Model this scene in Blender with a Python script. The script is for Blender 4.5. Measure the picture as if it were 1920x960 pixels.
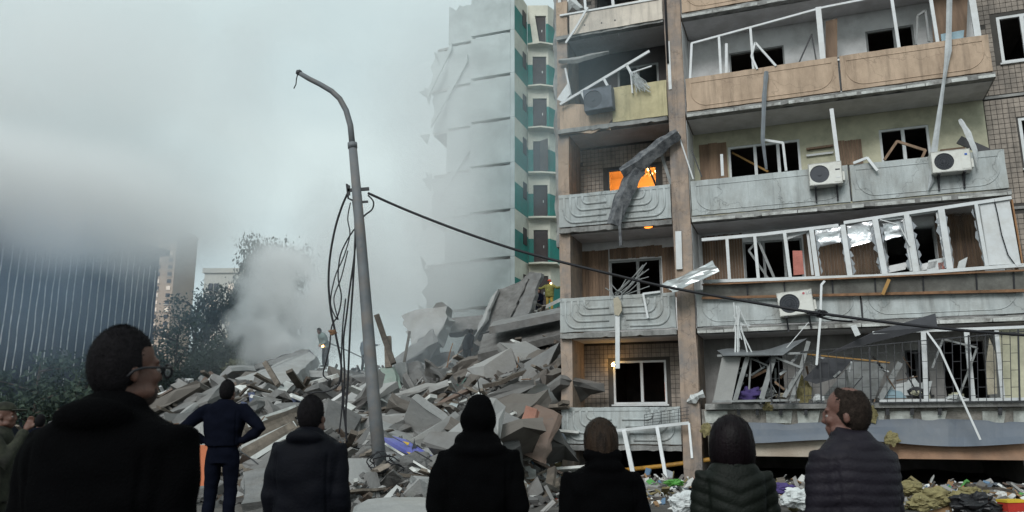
import bpy, bmesh, math, random
import numpy as np
from mathutils import Vector, Matrix, Euler, noise

for _o in list(bpy.data.objects):
    bpy.data.objects.remove(_o, do_unlink=True)
SC = bpy.context.scene
COL = SC.collection
RAD = math.radians
V = Vector
random.seed(11)

# ------------------------------------------------------------------ camera, sky, sun, exposure
FOC = 1486.0                      # focal length in photograph pixels (1920 wide)
TH = math.atan(320 / FOC)         # upward tilt: the horizon lies at y = 800
CT, ST = math.cos(TH), math.sin(TH)
CAMZ = 1.5
cd = bpy.data.cameras.new('camera')
cam = bpy.data.objects.new('camera', cd)
COL.objects.link(cam)
cam.location = (0, 0, CAMZ)
cam.rotation_euler = (math.pi / 2 + TH, 0, 0)
cd.sensor_width = 36
cd.lens = 36 * FOC / 1920
cd.clip_start = 0.05
cd.clip_end = 5000
cd.dof.use_dof = True
cd.dof.focus_distance = 19
cd.dof.aperture_fstop = 4.5
SC.camera = cam

SUN_EL, SUN_AZ = 36, 205
world = bpy.data.worlds.new('World')
SC.world = world
world.use_nodes = True
wn, wl = world.node_tree.nodes, world.node_tree.links
wn.clear()
w_out = wn.new('ShaderNodeOutputWorld')
w_bg = wn.new('ShaderNodeBackground')
w_bg.inputs['Strength'].default_value = 0.1
w_sky = wn.new('ShaderNodeTexSky')
w_sky.sky_type = 'NISHITA'
w_sky.sun_disc = False
w_sky.sun_elevation = RAD(SUN_EL)
w_sky.sun_rotation = RAD(SUN_AZ)
w_sky.dust_density = 4.0
w_hs = wn.new('ShaderNodeHueSaturation')
w_hs.inputs['Saturation'].default_value = 0.35
wl.new(w_sky.outputs[0], w_hs.inputs['Color'])
w_tc = wn.new('ShaderNodeTexCoord')
w_mp = wn.new('ShaderNodeMapping')
w_mp.inputs['Scale'].default_value = (1.0, 1.0, 2.2)
w_mp.inputs['Location'].default_value = (.83, .4, .2)
wl.new(w_tc.outputs['Generated'], w_mp.inputs['Vector'])
w_no = wn.new('ShaderNodeTexNoise')
w_no.inputs['Scale'].default_value = 2.3
w_no.inputs['Detail'].default_value = 7
w_no.inputs['Roughness'].default_value = 0.5
wl.new(w_mp.outputs[0], w_no.inputs['Vector'])
w_cr = wn.new('ShaderNodeValToRGB')
w_cr.color_ramp.elements[0].position = 0.32
w_cr.color_ramp.elements[0].color = (4.5, 5.55, 5.75, 1)
w_cr.color_ramp.elements[1].position = 0.68
w_cr.color_ramp.elements[1].color = (5.9, 6.9, 6.85, 1)
wl.new(w_no.outputs[0], w_cr.inputs[0])
w_mix = wn.new('ShaderNodeMix')
w_mix.data_type = 'RGBA'
w_mix.inputs[0].default_value = 0.88        # an overcast deck over the clear sky
wl.new(w_hs.outputs[0], w_mix.inputs[6])
wl.new(w_cr.outputs[0], w_mix.inputs[7])
wl.new(w_mix.outputs[2], w_bg.inputs['Color'])
wl.new(w_bg.outputs[0], w_out.inputs['Surface'])

sd = bpy.data.lights.new('sun', 'SUN')
sd.energy = 1.5
sd.angle = RAD(25)
sd.color = (0.98, 0.98, 0.97)
sun = bpy.data.objects.new('sun', sd)
COL.objects.link(sun)
_az, _el = RAD(SUN_AZ), RAD(SUN_EL)
_tosun = V((math.sin(_az) * math.cos(_el), math.cos(_az) * math.cos(_el), math.sin(_el)))
sun.rotation_euler = _tosun.to_track_quat('Z', 'Y').to_euler()
sun.location = _tosun * 60

vs = SC.view_settings
vs.view_transform = 'Standard'
vs.look = 'None'
vs.exposure = 0.35
vs.gamma = 1.0
vs.use_curve_mapping = False
SC.render.engine = 'CYCLES'
SC.cycles.use_denoising = True
SC.cycles.max_bounces = 8
SC.cycles.diffuse_bounces = 3
SC.cycles.glossy_bounces = 2
SC.cycles.transmission_bounces = 4
SC.cycles.transparent_max_bounces = 12
SC.cycles.volume_bounces = 6
SC.cycles.volume_step_rate = 1.6
SC.cycles.volume_max_steps = 256
SC.cycles.caustics_reflective = False
SC.cycles.caustics_refractive = False

# ------------------------------------------------------------------ geometry helpers
def ray(px, py):
    a, b = (px - 960) / FOC, (480 - py) / FOC
    return V((a, CT - b * ST, ST + b * CT))

def P(px, py, Y):
    """world point on the view ray of photograph pixel (px, py), Y metres ahead"""
    d = ray(px, py)
    return V((0, 0, CAMZ)) + d * (Y / d.y)

BO = V((1.25, 20.6, 0))                     # apartment block: left front corner
BA = math.atan2(-0.347, 0.938)
BM = Matrix.Translation(BO) @ Matrix.Rotation(BA, 4, 'Z')
BI = BM.inverted()

def L(px, py, y=0.0):
    """point of the apartment block's own frame (x along the front, y inwards, z up) seen at a pixel, on the plane y"""
    o = BI @ V((0, 0, CAMZ))
    d = BI.to_3x3() @ ray(px, py)
    s = (y - o.y) / d.y
    return o + d * s

def W(p):
    return BM @ V(p)

def ss(a, b, x):
    t = min(1, max(0, (x - a) / (b - a)))
    return t * t * (3 - 2 * t)

class MB:
    """collects faces; build() links them as one mesh object"""
    def __init__(s):
        s.v, s.f = [], []
    def add(s, vs_, fs):
        n = len(s.v)
        s.v += [V(p) for p in vs_]
        s.f += [tuple(i + n for i in f) for f in fs]
        return s
    def box(s, x0, x1, y0, y1, z0, z1):
        return s.add([(x0, y0, z0), (x1, y0, z0), (x1, y1, z0), (x0, y1, z0), (x0, y0, z1), (x1, y0, z1), (x1, y1, z1), (x0, y1, z1)],
                     [(0, 3, 2, 1), (4, 5, 6, 7), (0, 1, 5, 4), (1, 2, 6, 5), (2, 3, 7, 6), (3, 0, 4, 7)])
    def ob(s, c, ax, ay, az):
        c, ax, ay, az = V(c), V(ax), V(ay), V(az)
        vs_ = [c + ax * i + ay * j + az * k for k in (-1, 1) for i, j in ((-1, -1), (1, -1), (1, 1), (-1, 1))]
        return s.add(vs_, [(0, 3, 2, 1), (4, 5, 6, 7), (0, 1, 5, 4), (1, 2, 6, 5), (2, 3, 7, 6), (3, 0, 4, 7)])
    def bar(s, p, q, w, h=None, up=(0, 1, 0)):
        """square bar from p to q, w wide across up, h along up"""
        p, q = V(p), V(q)
        d = q - p
        u = V(up)
        a = d.cross(u)
        if a.length < 1e-5:
            a = d.cross(V((1, 0, 0.3)))
        a.normalize()
        b = d.cross(a).normalized()
        return s.ob((p + q) / 2, d / 2, a * (w / 2), b * ((h or w) / 2))
    def tube(s, pts, r, n=6, cap=True):
        pts = [V(p) for p in pts]
        rs = r if isinstance(r, (list, tuple)) else [r] * len(pts)
        base = len(s.v)
        ref = None
        for i, p in enumerate(pts):
            t = (pts[min(i + 1, len(pts) - 1)] - pts[max(i - 1, 0)]).normalized()
            if ref is None:
                ref = V((0, 0, 1)) if abs(t.z) < 0.9 else V((1, 0, 0))
            a = t.cross(ref).normalized()
            b = t.cross(a).normalized()
            ref = -b if False else a.cross(t)
            for k in range(n):
                an = 2 * math.pi * k / n
                s.v.append(p + a * (math.cos(an) * rs[i]) + b * (math.sin(an) * rs[i]))
        for i in range(len(pts) - 1):
            for k in range(n):
                k2 = (k + 1) % n
                s.f.append((base + i * n + k, base + i * n + k2, base + (i + 1) * n + k2, base + (i + 1) * n + k))
        if cap:
            s.f.append(tuple(base + k for k in range(n))[::-1])
            e = base + (len(pts) - 1) * n
            s.f.append(tuple(e + k for k in range(n)))
        return s
    def prism(s, poly, off):
        """polygon of 3-D points pushed along off"""
        poly = [V(p) for p in poly]
        off = V(off)
        n = len(poly)
        return s.add(poly + [p + off for p in poly],
                     [tuple(range(n))[::-1], tuple(range(n, 2 * n))] + [(i, (i + 1) % n, n + (i + 1) % n, n + i) for i in range(n)])
    def loft(s, rings):
        base, n = len(s.v), len(rings[0])
        for r in rings:
            s.v += [V(p) for p in r]
        for i in range(len(rings) - 1):
            for k in range(n):
                k2 = (k + 1) % n
                s.f.append((base + i * n + k, base + i * n + k2, base + (i + 1) * n + k2, base + (i + 1) * n + k))
        s.f.append(tuple(base + k for k in range(n))[::-1])
        e = base + (len(rings) - 1) * n
        s.f.append(tuple(e + k for k in range(n)))
        return s
    def ell(s, c, r, M3=None, nu=14, nv=10, fn=None):
        """ellipsoid; fn(dir) scales the radius"""
        c = V(c)
        rings = []
        for j in range(nv + 1):
            ph = math.pi * j / nv
            rg = []
            for i in range(nu):
                t = 2 * math.pi * i / nu
                d = V((math.sin(ph) * math.cos(t), math.sin(ph) * math.sin(t), -math.cos(ph)))
                k = fn(d) if fn else 1.0
                p = V((d.x * r[0], d.y * r[1], d.z * r[2])) * k
                if M3:
                    p = M3 @ p
                rg.append(c + p)
            rings.append(rg)
        return s.loft(rings)
    def xf(s, M):
        s.v = [M @ p for p in s.v]
        return s
    def mesh(s, name, smooth=False, fix=True):
        me = bpy.data.meshes.new(name)
        me.from_pydata([tuple(p) for p in s.v], [], s.f)
        if fix:
            b = bmesh.new()
            b.from_mesh(me)
            bmesh.ops.recalc_face_normals(b, faces=b.faces)
            b.to_mesh(me)
            b.free()
        if smooth:
            me.polygons.foreach_set('use_smooth', [True] * len(me.polygons))
        me.update()
        return me

def link(name, me, m, parent=None, kind=None):
    o = bpy.data.objects.new(name, me)
    COL.objects.link(o)
    if m is not None and me is not None and not len(me.materials):
        me.materials.append(m)
    if parent:
        o.parent = parent
    if kind:
        o['kind'] = kind
    return o

def part(name, mb, m, parent, smooth=False, label=None, fix=True):
    o = link(name, mb.mesh(name, smooth, fix), m, parent)
    if label:
        o['label'] = label
    return o

def tag(o, label, cat, group=None):
    o['label'] = label
    o['category'] = cat
    if group:
        o['group'] = group
    return o

def empty(name, loc=(0, 0, 0), rz=0.0, label=None, cat=None, group=None):
    o = bpy.data.objects.new(name, None)
    o.empty_display_size = 0.2
    COL.objects.link(o)
    o.location = loc
    o.rotation_euler = (0, 0, rz)
    if label:
        tag(o, label, cat, group)
    return o

def solo(name, mb, m, label, cat, group=None, smooth=False, frame=None):
    """a thing that is one mesh: origin at the middle of its base"""
    if frame is not None:
        mb.xf(frame)
    xs, ys, zs = zip(*[(p.x, p.y, p.z) for p in mb.v])
    c = V(((min(xs) + max(xs)) / 2, (min(ys) + max(ys)) / 2, min(zs)))
    mb.v = [p - c for p in mb.v]
    o = link(name, mb.mesh(name, smooth), m)
    o.location = c
    return tag(o, label, cat, group)

# ------------------------------------------------------------------ materials
MATS = {}
def mat(name, col, rough=0.85, var=0.25, scale=2.5, bump=0.25, bscale=35, dirt=None, damt=0.5, dscale=1.2, stretch=1.0,
        metal=0.0, rnd=0.0, streak=0.0, crack=0.0, emit=None, estr=0, spec=0.35, palette=None):
    if name in MATS:
        return MATS[name]
    m = bpy.data.materials.new(name)
    m.use_nodes = True
    n, l = m.node_tree.nodes, m.node_tree.links
    b = n['Principled BSDF']
    b.inputs['Roughness'].default_value = rough
    b.inputs['Metallic'].default_value = metal
    b.inputs['Specular IOR Level'].default_value = spec
    tc = n.new('ShaderNodeTexCoord')
    mp = n.new('ShaderNodeMapping')
    mp.inputs['Scale'].default_value = (1, 1, stretch)
    l.new(tc.outputs['Object'], mp.inputs['Vector'])
    nz = n.new('ShaderNodeTexNoise')
    nz.inputs['Scale'].default_value = scale
    nz.inputs['Detail'].default_value = 8
    nz.inputs['Roughness'].default_value = 0.65
    l.new(mp.outputs[0], nz.inputs['Vector'])
    cr = n.new('ShaderNodeValToRGB')
    cr.color_ramp.elements[0].position = 0.3
    cr.color_ramp.elements[1].position = 0.7
    lo = [max(0, c * (1 - var)) for c in col]
    hi = [min(1, c * (1 + var)) for c in col]
    cr.color_ramp.elements[0].color = (*lo, 1)
    cr.color_ramp.elements[1].color = (*hi, 1)
    l.new(nz.outputs[0], cr.inputs[0])
    out = cr.outputs[0]
    if palette:                                    # each loose piece takes a colour of its own
        ge = n.new('ShaderNodeNewGeometry')
        pr = n.new('ShaderNodeValToRGB')
        pr.color_ramp.interpolation = 'CONSTANT'
        el = pr.color_ramp.elements
        tot = sum(w for w, _ in palette)
        acc = 0
        for i, (w, c) in enumerate(palette):
            e = el[i] if i < 2 else el.new(acc / tot)
            e.position = acc / tot
            e.color = (*c, 1)
            acc += w
        l.new(ge.outputs['Random Per Island'], pr.inputs[0])
        mx = n.new('ShaderNodeMix')
        mx.data_type = 'RGBA'
        mx.blend_type = 'MULTIPLY'
        mx.inputs[0].default_value = 1
        l.new(pr.outputs[0], mx.inputs[6])
        l.new(out, mx.inputs[7])
        out = mx.outputs[2]
    if dirt:
        n2 = n.new('ShaderNodeTexNoise')
        n2.inputs['Scale'].default_value = dscale
        n2.inputs['Detail'].default_value = 6
        n2.inputs['Roughness'].default_value = 0.7
        l.new(mp.outputs[0], n2.inputs['Vector'])
        r2 = n.new('ShaderNodeMapRange')
        r2.inputs['From Min'].default_value = 0.44
        r2.inputs['From Max'].default_value = 0.66
        r2.inputs['To Max'].default_value = damt
        l.new(n2.outputs[0], r2.inputs['Value'])
        mx = n.new('ShaderNodeMix')
        mx.data_type = 'RGBA'
        l.new(r2.outputs[0], mx.inputs[0])
        l.new(out, mx.inputs[6])
        mx.inputs[7].default_value = (*dirt, 1)
        out = mx.outputs[2]
    if streak:                                     # run-off stains
        ms = n.new('ShaderNodeMapping')
        ms.inputs['Scale'].default_value = (7, 7, .55)
        l.new(tc.outputs['Object'], ms.inputs['Vector'])
        n4 = n.new('ShaderNodeTexNoise')
        n4.inputs['Scale'].default_value = 1.0
        n4.inputs['Detail'].default_value = 7
        n4.inputs['Roughness'].default_value = .7
        l.new(ms.outputs[0], n4.inputs['Vector'])
        r4 = n.new('ShaderNodeMapRange')
        r4.inputs['From Min'].default_value = .5
        r4.inputs['From Max'].default_value = .72
        r4.inputs['To Min'].default_value = 1
        r4.inputs['To Max'].default_value = 1 - streak
        l.new(n4.outputs[0], r4.inputs['Value'])
        mx = n.new('ShaderNodeMix')
        mx.data_type = 'RGBA'
        mx.blend_type = 'MULTIPLY'
        mx.inputs[0].default_value = 1
        l.new(out, mx.inputs[6])
        l.new(r4.outputs[0], mx.inputs[7])
        out = mx.outputs[2]
    if crack:                                      # hairline cracks and chips
        vo = n.new('ShaderNodeTexVoronoi')
        vo.feature = 'DISTANCE_TO_EDGE'
        vo.inputs['Scale'].default_value = 1.3
        wn_ = n.new('ShaderNodeTexNoise')
        wn_.inputs['Scale'].default_value = 4
        wn_.inputs['Detail'].default_value = 5
        l.new(tc.outputs['Object'], wn_.inputs['Vector'])
        va = n.new('ShaderNodeMix')
        va.data_type = 'RGBA'
        va.inputs[0].default_value = .35
        l.new(tc.outputs['Object'], va.inputs[6])
        l.new(wn_.outputs['Color'], va.inputs[7])
        l.new(va.outputs[2], vo.inputs['Vector'])
        r5 = n.new('ShaderNodeMapRange')
        r5.inputs['From Max'].default_value = .012
        r5.inputs['To Min'].default_value = 1 - crack
        r5.inputs['To Max'].default_value = 1
        l.new(vo.outputs[0], r5.inputs['Value'])
        mx = n.new('ShaderNodeMix')
        mx.data_type = 'RGBA'
        mx.blend_type = 'MULTIPLY'
        mx.inputs[0].default_value = 1
        l.new(out, mx.inputs[6])
        l.new(r5.outputs[0], mx.inputs[7])
        out = mx.outputs[2]
    if rnd:
        oi = n.new('ShaderNodeObjectInfo')
        r3 = n.new('ShaderNodeMapRange')
        r3.inputs['To Min'].default_value = 1 - rnd
        r3.inputs['To Max'].default_value = 1 + rnd
        l.new(oi.outputs['Random'], r3.inputs['Value'])
        mx = n.new('ShaderNodeMix')
        mx.data_type = 'RGBA'
        mx.blend_type = 'MULTIPLY'
        mx.inputs[0].default_value = 1
        l.new(out, mx.inputs[6])
        l.new(r3.outputs[0], mx.inputs[7])
        out = mx.outputs[2]
    l.new(out, b.inputs['Base Color'])
    if bump:
        n3 = n.new('ShaderNodeTexNoise')
        n3.inputs['Scale'].default_value = bscale
        n3.inputs['Detail'].default_value = 5
        l.new(tc.outputs['Object'], n3.inputs['Vector'])
        bp = n.new('ShaderNodeBump')
        bp.inputs['Strength'].default_value = bump
        bp.inputs['Distance'].default_value = 0.02
        l.new(n3.outputs[0], bp.inputs['Height'])
        l.new(bp.outputs[0], b.inputs['Normal'])
    if emit:
        b.inputs['Emission Color'].default_value = (*emit, 1)
        b.inputs['Emission Strength'].default_value = estr
    MATS[name] = m
    return m

def glass_mat():
    m = bpy.data.materials.new('window_glass')
    m.use_nodes = True
    b = m.node_tree.nodes['Principled BSDF']
    b.inputs['Base Color'].default_value = (0.85, 0.9, 0.9, 1)
    b.inputs['Roughness'].default_value = 0.04
    b.inputs['Transmission Weight'].default_value = 1.0
    b.inputs['IOR'].default_value = 1.1
    b.inputs['Alpha'].default_value = 0.45
    return m

DIRT = (0.07, 0.065, 0.06)
m_panel = mat('grey_panel', (0.42, 0.45, 0.45), var=0.22, streak=.36, crack=.4, dirt=(0.25, 0.24, 0.215), damt=0.6, dscale=1.3, stretch=0.45, bump=0.35, bscale=60)
m_orange = mat('tan_panel', (0.48, 0.36, 0.265), var=0.14, streak=.4, crack=.3, dirt=(0.24, 0.17, 0.12), damt=0.55, dscale=1.5, stretch=0.5, bump=0.35, bscale=60)
m_yellow = mat('yellow_panel', (0.50, 0.44, 0.27), var=0.15, streak=.3, crack=.3, dirt=(0.3, 0.25, 0.15), damt=0.5, bump=0.4, bscale=50)
m_beige = mat('beige_sheet', (0.64, 0.57, 0.49), var=0.1, streak=.3, dirt=(0.34, 0.31, 0.28), damt=0.5, dscale=1.0, bump=0.12)
m_pier = mat('pier_plaster', (0.36, 0.275, 0.215), var=0.18, streak=.45, crack=.3, dirt=(0.17, 0.17, 0.175), damt=0.85, dscale=0.9, bump=0.4, bscale=40)
m_tile = mat('brown_tile', (0.30, 0.255, 0.215), rough=0.6, streak=.4, var=0.25, scale=5, dirt=(0.1, 0.09, 0.08), damt=0.7, dscale=0.9, bump=0.1)
m_grout = mat('tile_grout', (0.06, 0.055, 0.05), var=0.2)
m_white = mat('white_plastic', (0.60, 0.62, 0.63), rough=0.45, var=0.08, dirt=(0.45, 0.44, 0.41), damt=0.45, dscale=4, bump=0.05)
m_greyfr = mat('grey_frame', (0.25, 0.26, 0.26), rough=0.55, var=0.15, dirt=(0.12, 0.12, 0.11), damt=0.6, dscale=4, bump=0.05)
m_slab = mat('slab_concrete', (0.30, 0.30, 0.29), var=0.25, streak=.4, dirt=(0.1, 0.095, 0.09), damt=0.8, dscale=1.4, bump=0.5, bscale=30)
m_edge = mat('slab_edge_paint', (0.52, 0.53, 0.51), var=0.15, dirt=(0.14, 0.13, 0.12), damt=0.95, dscale=2.2, bump=0.6, bscale=30)
m_ceil = mat('ceiling_paint', (0.64, 0.63, 0.65), var=0.12, dirt=(0.42, 0.41, 0.40), damt=0.6, bump=0.15)
m_plasw = mat('white_plaster', (0.74, 0.74, 0.74), var=0.1, dirt=(0.35, 0.34, 0.33), damt=0.5, bump=0.15)
m_plasg = mat('pale_green_plaster', (0.52, 0.50, 0.37), var=0.15, dirt=(0.24, 0.23, 0.17), damt=0.6, bump=0.2)
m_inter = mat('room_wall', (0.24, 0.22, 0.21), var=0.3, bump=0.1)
m_wood = mat('wood_board', (0.19, 0.122, 0.078), rough=0.65, var=0.3, scale=6, dirt=(0.09, 0.055, 0.035), damt=0.7, dscale=5, stretch=0.15, bump=0.2, rnd=0.22)
m_dark = mat('dark_metal', (0.035, 0.036, 0.04), rough=0.6, var=0.3, bump=0.1)
m_wire = mat('black_cable', (0.012, 0.012, 0.015), rough=0.6, var=0.2, bump=0)
m_steel = mat('galvanised_sheet', (0.55, 0.57, 0.57), rough=0.38, var=0.15, metal=0.75, scale=4, bump=0.1)
m_foil = mat('foil', (0.7, 0.72, 0.74), rough=0.28, var=0.1, metal=0.9, bump=0.6, bscale=9)
m_bluesh = mat('blue_grey_sheet', (0.105, 0.125, 0.155), rough=0.55, var=0.15, scale=1.5, dirt=(0.16, 0.17, 0.18), damt=0.5, dscale=1.0, bump=0.1)
m_foam = mat('foam_block', (0.48, 0.5, 0.47), var=0.12, dirt=(0.2, 0.2, 0.18), damt=0.8, dscale=3, bump=0.5)
m_insul = mat('mineral_wool', (0.21, 0.18, 0.085), var=0.35, scale=8, bump=1.0, bscale=40)
m_plinth = mat('plinth_render', (0.47, 0.42, 0.35), var=0.12, dirt=(0.25, 0.18, 0.13), damt=0.5, dscale=0.6, bump=0.4)
m_pipe = mat('gas_pipe_yellow', (0.5, 0.27, 0.05), rough=0.5, var=0.2, dirt=(0.2, 0.1, 0.04), damt=0.7, dscale=4, bump=0.1)
m_gls = glass_mat()
m_acw = mat('air_conditioner_casing', (0.66, 0.66, 0.62), rough=0.45, var=0.06, dirt=(0.4, 0.38, 0.33), damt=0.5, dscale=3, bump=0)
m_acd = mat('air_conditioner_dark', (0.05, 0.055, 0.065), rough=0.6, var=0.25, bump=0.1)
m_rug = mat('pink_cloth', (0.42, 0.16, 0.13), rough=0.95, var=0.25, bump=0.6)
m_cloth = mat('beige_rag', (0.4, 0.36, 0.28), rough=0.95, var=0.3, bump=0.6)
m_violet = mat('violet_cloth', (0.065, 0.045, 0.15), rough=0.9, var=0.3, bump=0.5)
m_bag = mat('white_bag', (0.54, 0.56, 0.56), rough=0.5, var=0.12, bump=0.5, bscale=15)
m_green = mat('green_plastic', (0.08, 0.26, 0.05), rough=0.5, var=0.2, bump=0.1)

# ------------------------------------------------------------------ the ground
def heap_table():
    Ys = [8, 12, 15, 20, 26, 32, 40, 50, 64]
    cols = [(-400, [0, 0, .05, .1, .2, .2, .2, .1, 0]),
            (0,   [0, 0, .15, .3, .4, .5, .5, .4, 0]),
            (200, [0, .02, .3, .8, 1.2, 1.4, 1.2, .8, 0]),
            (330, [0, .04, .4, 1.5, 2.5, 3.1, 2.9, 1.5, 0]),
            (450, [0, .05, .4, 1.4, 2.4, 3.2, 3.3, 1.8, 0]),
            (600, [0, .05, .4, 1.3, 2.2, 3.2, 4.0, 2.6, 0]),
            (720, [0, .05, .4, 1.3, 2.2, 3.2, 4.2, 3.6, 0]),
            (850, [0, .05, .45, 1.4, 2.4, 3.4, 4.6, 5.6, 0]),
            (950, [0, .05, .5, 1.7, 3.1, 4.5, 6.4, 7.2, 0]),
            (1050, [0, .05, .6, 2.1, 3.8, 5.6, 7.4, 7.6, 0]),
            (1200, [0, .05, .5, 1.8, 3.6, 5.6, 7.4, 7.6, 0]),
            (2400, [0, .02, .05, .1, .2, .3, .3, .3, 0])]
    return Ys, cols
_HY, _HC = heap_table()

def heap(x, y, rough=True):
    if y <= _HY[0] or y >= _HY[-1]:
        return 0.0
    q = BI @ V((x, y, 0))
    px = 960 + FOC * x / (CT * y)
    px = min(max(px, _HC[0][0]), _HC[-1][0])
    i = 0
    while i < len(_HC) - 2 and px > _HC[i + 1][0]:
        i += 1
    j = 0
    while j < len(_HY) - 2 and y > _HY[j + 1]:
        j += 1
    a = (px - _HC[i][0]) / (_HC[i + 1][0] - _HC[i][0])
    b = (y - _HY[j]) / (_HY[j + 1] - _HY[j])
    z = ((_HC[i][1][j] * (1 - a) + _HC[i + 1][1][j] * a) * (1 - b) + (_HC[i][1][j + 1] * (1 - a) + _HC[i + 1][1][j + 1] * a) * b)
    # low in front of and under the standing block
    infront = ss(-0.9, 0.4, q.x)
    if q.y > -9:
        z = z * (1 - infront) + min(z, 0.12 + 0.1 * ss(-4, 0, q.y)) * infront
    if rough and z > 0.03:
        z += min(z, 0.6) * (0.55 * noise.noise((x * 0.45, y * 0.45, 1.7)) + 0.35 * noise.noise((x * 1.3, y * 1.3, 4.1)))
    return z

mb = MB()
rows = [-300, -60, -20, 0, 6, 10, 30, 80, 200, 600, 2500]
colsx = [-2500, -400, -100, -30, 0, 30, 100, 400, 2500]
for i, y in enumerate(rows):
    for x in colsx:
        mb.v.append(V((x, y, 0)))
nx = len(colsx)
for i in range(len(rows) - 1):
    for j in range(nx - 1):
        mb.f.append((i * nx + j, i * nx + j + 1, (i + 1) * nx + j + 1, (i + 1) * nx + j))
m_asph = mat('asphalt', (0.06, 0.062, 0.066), var=0.3, scale=0.8, dirt=(0.13, 0.125, 0.12), damt=0.7, dscale=0.35, bump=0.6, bscale=60)
gnd = part('ground', mb, m_asph, None)
gnd['kind'] = 'structure'

m_soil = mat('rubble_dust', (0.085, 0.078, 0.072), var=0.45, scale=1.2, dirt=(0.05, 0.046, 0.042), damt=0.8, dscale=0.7, bump=1.0, bscale=9)
mb = MB()
xs = np.arange(-34, 16.01, 0.4)
ys = np.arange(8.2, 64, 0.4)
for y in ys:
    for x in xs:
        mb.v.append(V((x, y, heap(x, y) + 0.008 - (0.05 if heap(x, y, False) < 0.02 else 0))))
n = len(xs)
for i in range(len(ys) - 1):
    for j in range(n - 1):
        mb.f.append((i * n + j, i * n + j + 1, (i + 1) * n + j + 1, (i + 1) * n + j))
o = part('rubble_terrain', mb, m_soil, None, smooth=True, fix=False)
o['kind'] = 'structure'

# ------------------------------------------------------------------ the standing apartment block
FL = [0.92 + 2.8 * k for k in range(6)]       # undersides of the balcony slabs
block = empty('apartment_building', BO, BA, 'tan and grey apartment block with blown-out balconies at the right', 'building')
BACK = 1.25                                   # the wall behind the loggias
XN0, XN1 = 0.03, 3.02
XP1 = 3.50
XW1 = L(1892, 365).x
XWM = L(1592, 330).x
XR = 15.0
ZTOP = FL[5] + 2.9

def bx(px, py, y=0.0):
    return L(px, py, y)

def wall_holes(x0, x1, z0, z1, y0, y1, holes):
    """a wall with openings: only outer faces and reveals"""
    mb = MB()
    X = sorted({x0, x1, *[min(max(h[k], x0), x1) for h in holes for k in (0, 1)]})
    Z = sorted({z0, z1, *[min(max(h[k], z0), z1) for h in holes for k in (2, 3)]})
    occ = {}
    for i in range(len(X) - 1):
        for j in range(len(Z) - 1):
            cx, cz = (X[i] + X[i + 1]) / 2, (Z[j] + Z[j + 1]) / 2
            occ[i, j] = not any(h[0] < cx < h[1] and h[2] < cz < h[3] for h in holes)
    q = lambda *p: mb.add(p, [(0, 1, 2, 3)])
    for (i, j), s in occ.items():
        if not s:
            continue
        a, b, c, d = X[i], X[i + 1], Z[j], Z[j + 1]
        q((a, y0, c), (b, y0, c), (b, y0, d), (a, y0, d))
        q((b, y1, c), (a, y1, c), (a, y1, d), (b, y1, d))
        if not occ.get((i - 1, j)):
            q((a, y1, c), (a, y0, c), (a, y0, d), (a, y1, d))
        if not occ.get((i + 1, j)):
            q((b, y0, c), (b, y1, c), (b, y1, d), (b, y0, d))
        if not occ.get((i, j - 1)):
            q((a, y1, c), (b, y1, c), (b, y0, c), (a, y0, c))
        if not occ.get((i, j + 1)):
            q((a, y0, d), (b, y0, d), (b, y1, d), (a, y1, d))
    return mb

def hole(px0, py0, px1, py1, y=BACK):
    """opening from its upper left and lower right pixel on the plane y"""
    a, b = L(px0, py0, y), L(px1, py1, y)
    c, d = L(px0, py1, y), L(px1, py0, y)
    return ((a.x + c.x) / 2, (b.x + d.x) / 2, (b.z + c.z) / 2, (a.z + d.z) / 2)

def tiles(x0, x1, z0, z1, y, size, holes, gap=0.012, seed=3):
    rnd = random.Random(seed)
    mb = MB()
    z = z0
    while z < z1 - size * 0.6:
        x = x0
        while x < x1 - size * 0.6:
            a, b, c, d = x, x + size - gap, z, z + size - gap
            if not any(h[0] - 0.02 < b and a < h[1] + 0.02 and h[2] - 0.02 < d and c < h[3] + 0.02 for h in holes) and rnd.random() > 0.012:
                t = y - 0.012 - rnd.random() * 0.005
                w = rnd.uniform(-0.003, 0.003)
                mb.add([(a, t + w, c), (b, t - w, c), (b, t - w, d), (a, t + w, d), (a, y, c), (b, y, c), (b, y, d), (a, y, d)],
                       [(0, 1, 2, 3), (4, 5, 1, 0), (5, 6, 2, 1), (6, 7, 3, 2), (7, 4, 0, 3)])
            x += size
        z += size
    return mb

def jag(x0, x1, step, amt, rnd):
    xs, x = [], x0
    while x < x1:
        xs.append(x)
        x += step * rnd.uniform(0.5, 1.5)
    return xs + [x1]

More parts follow.
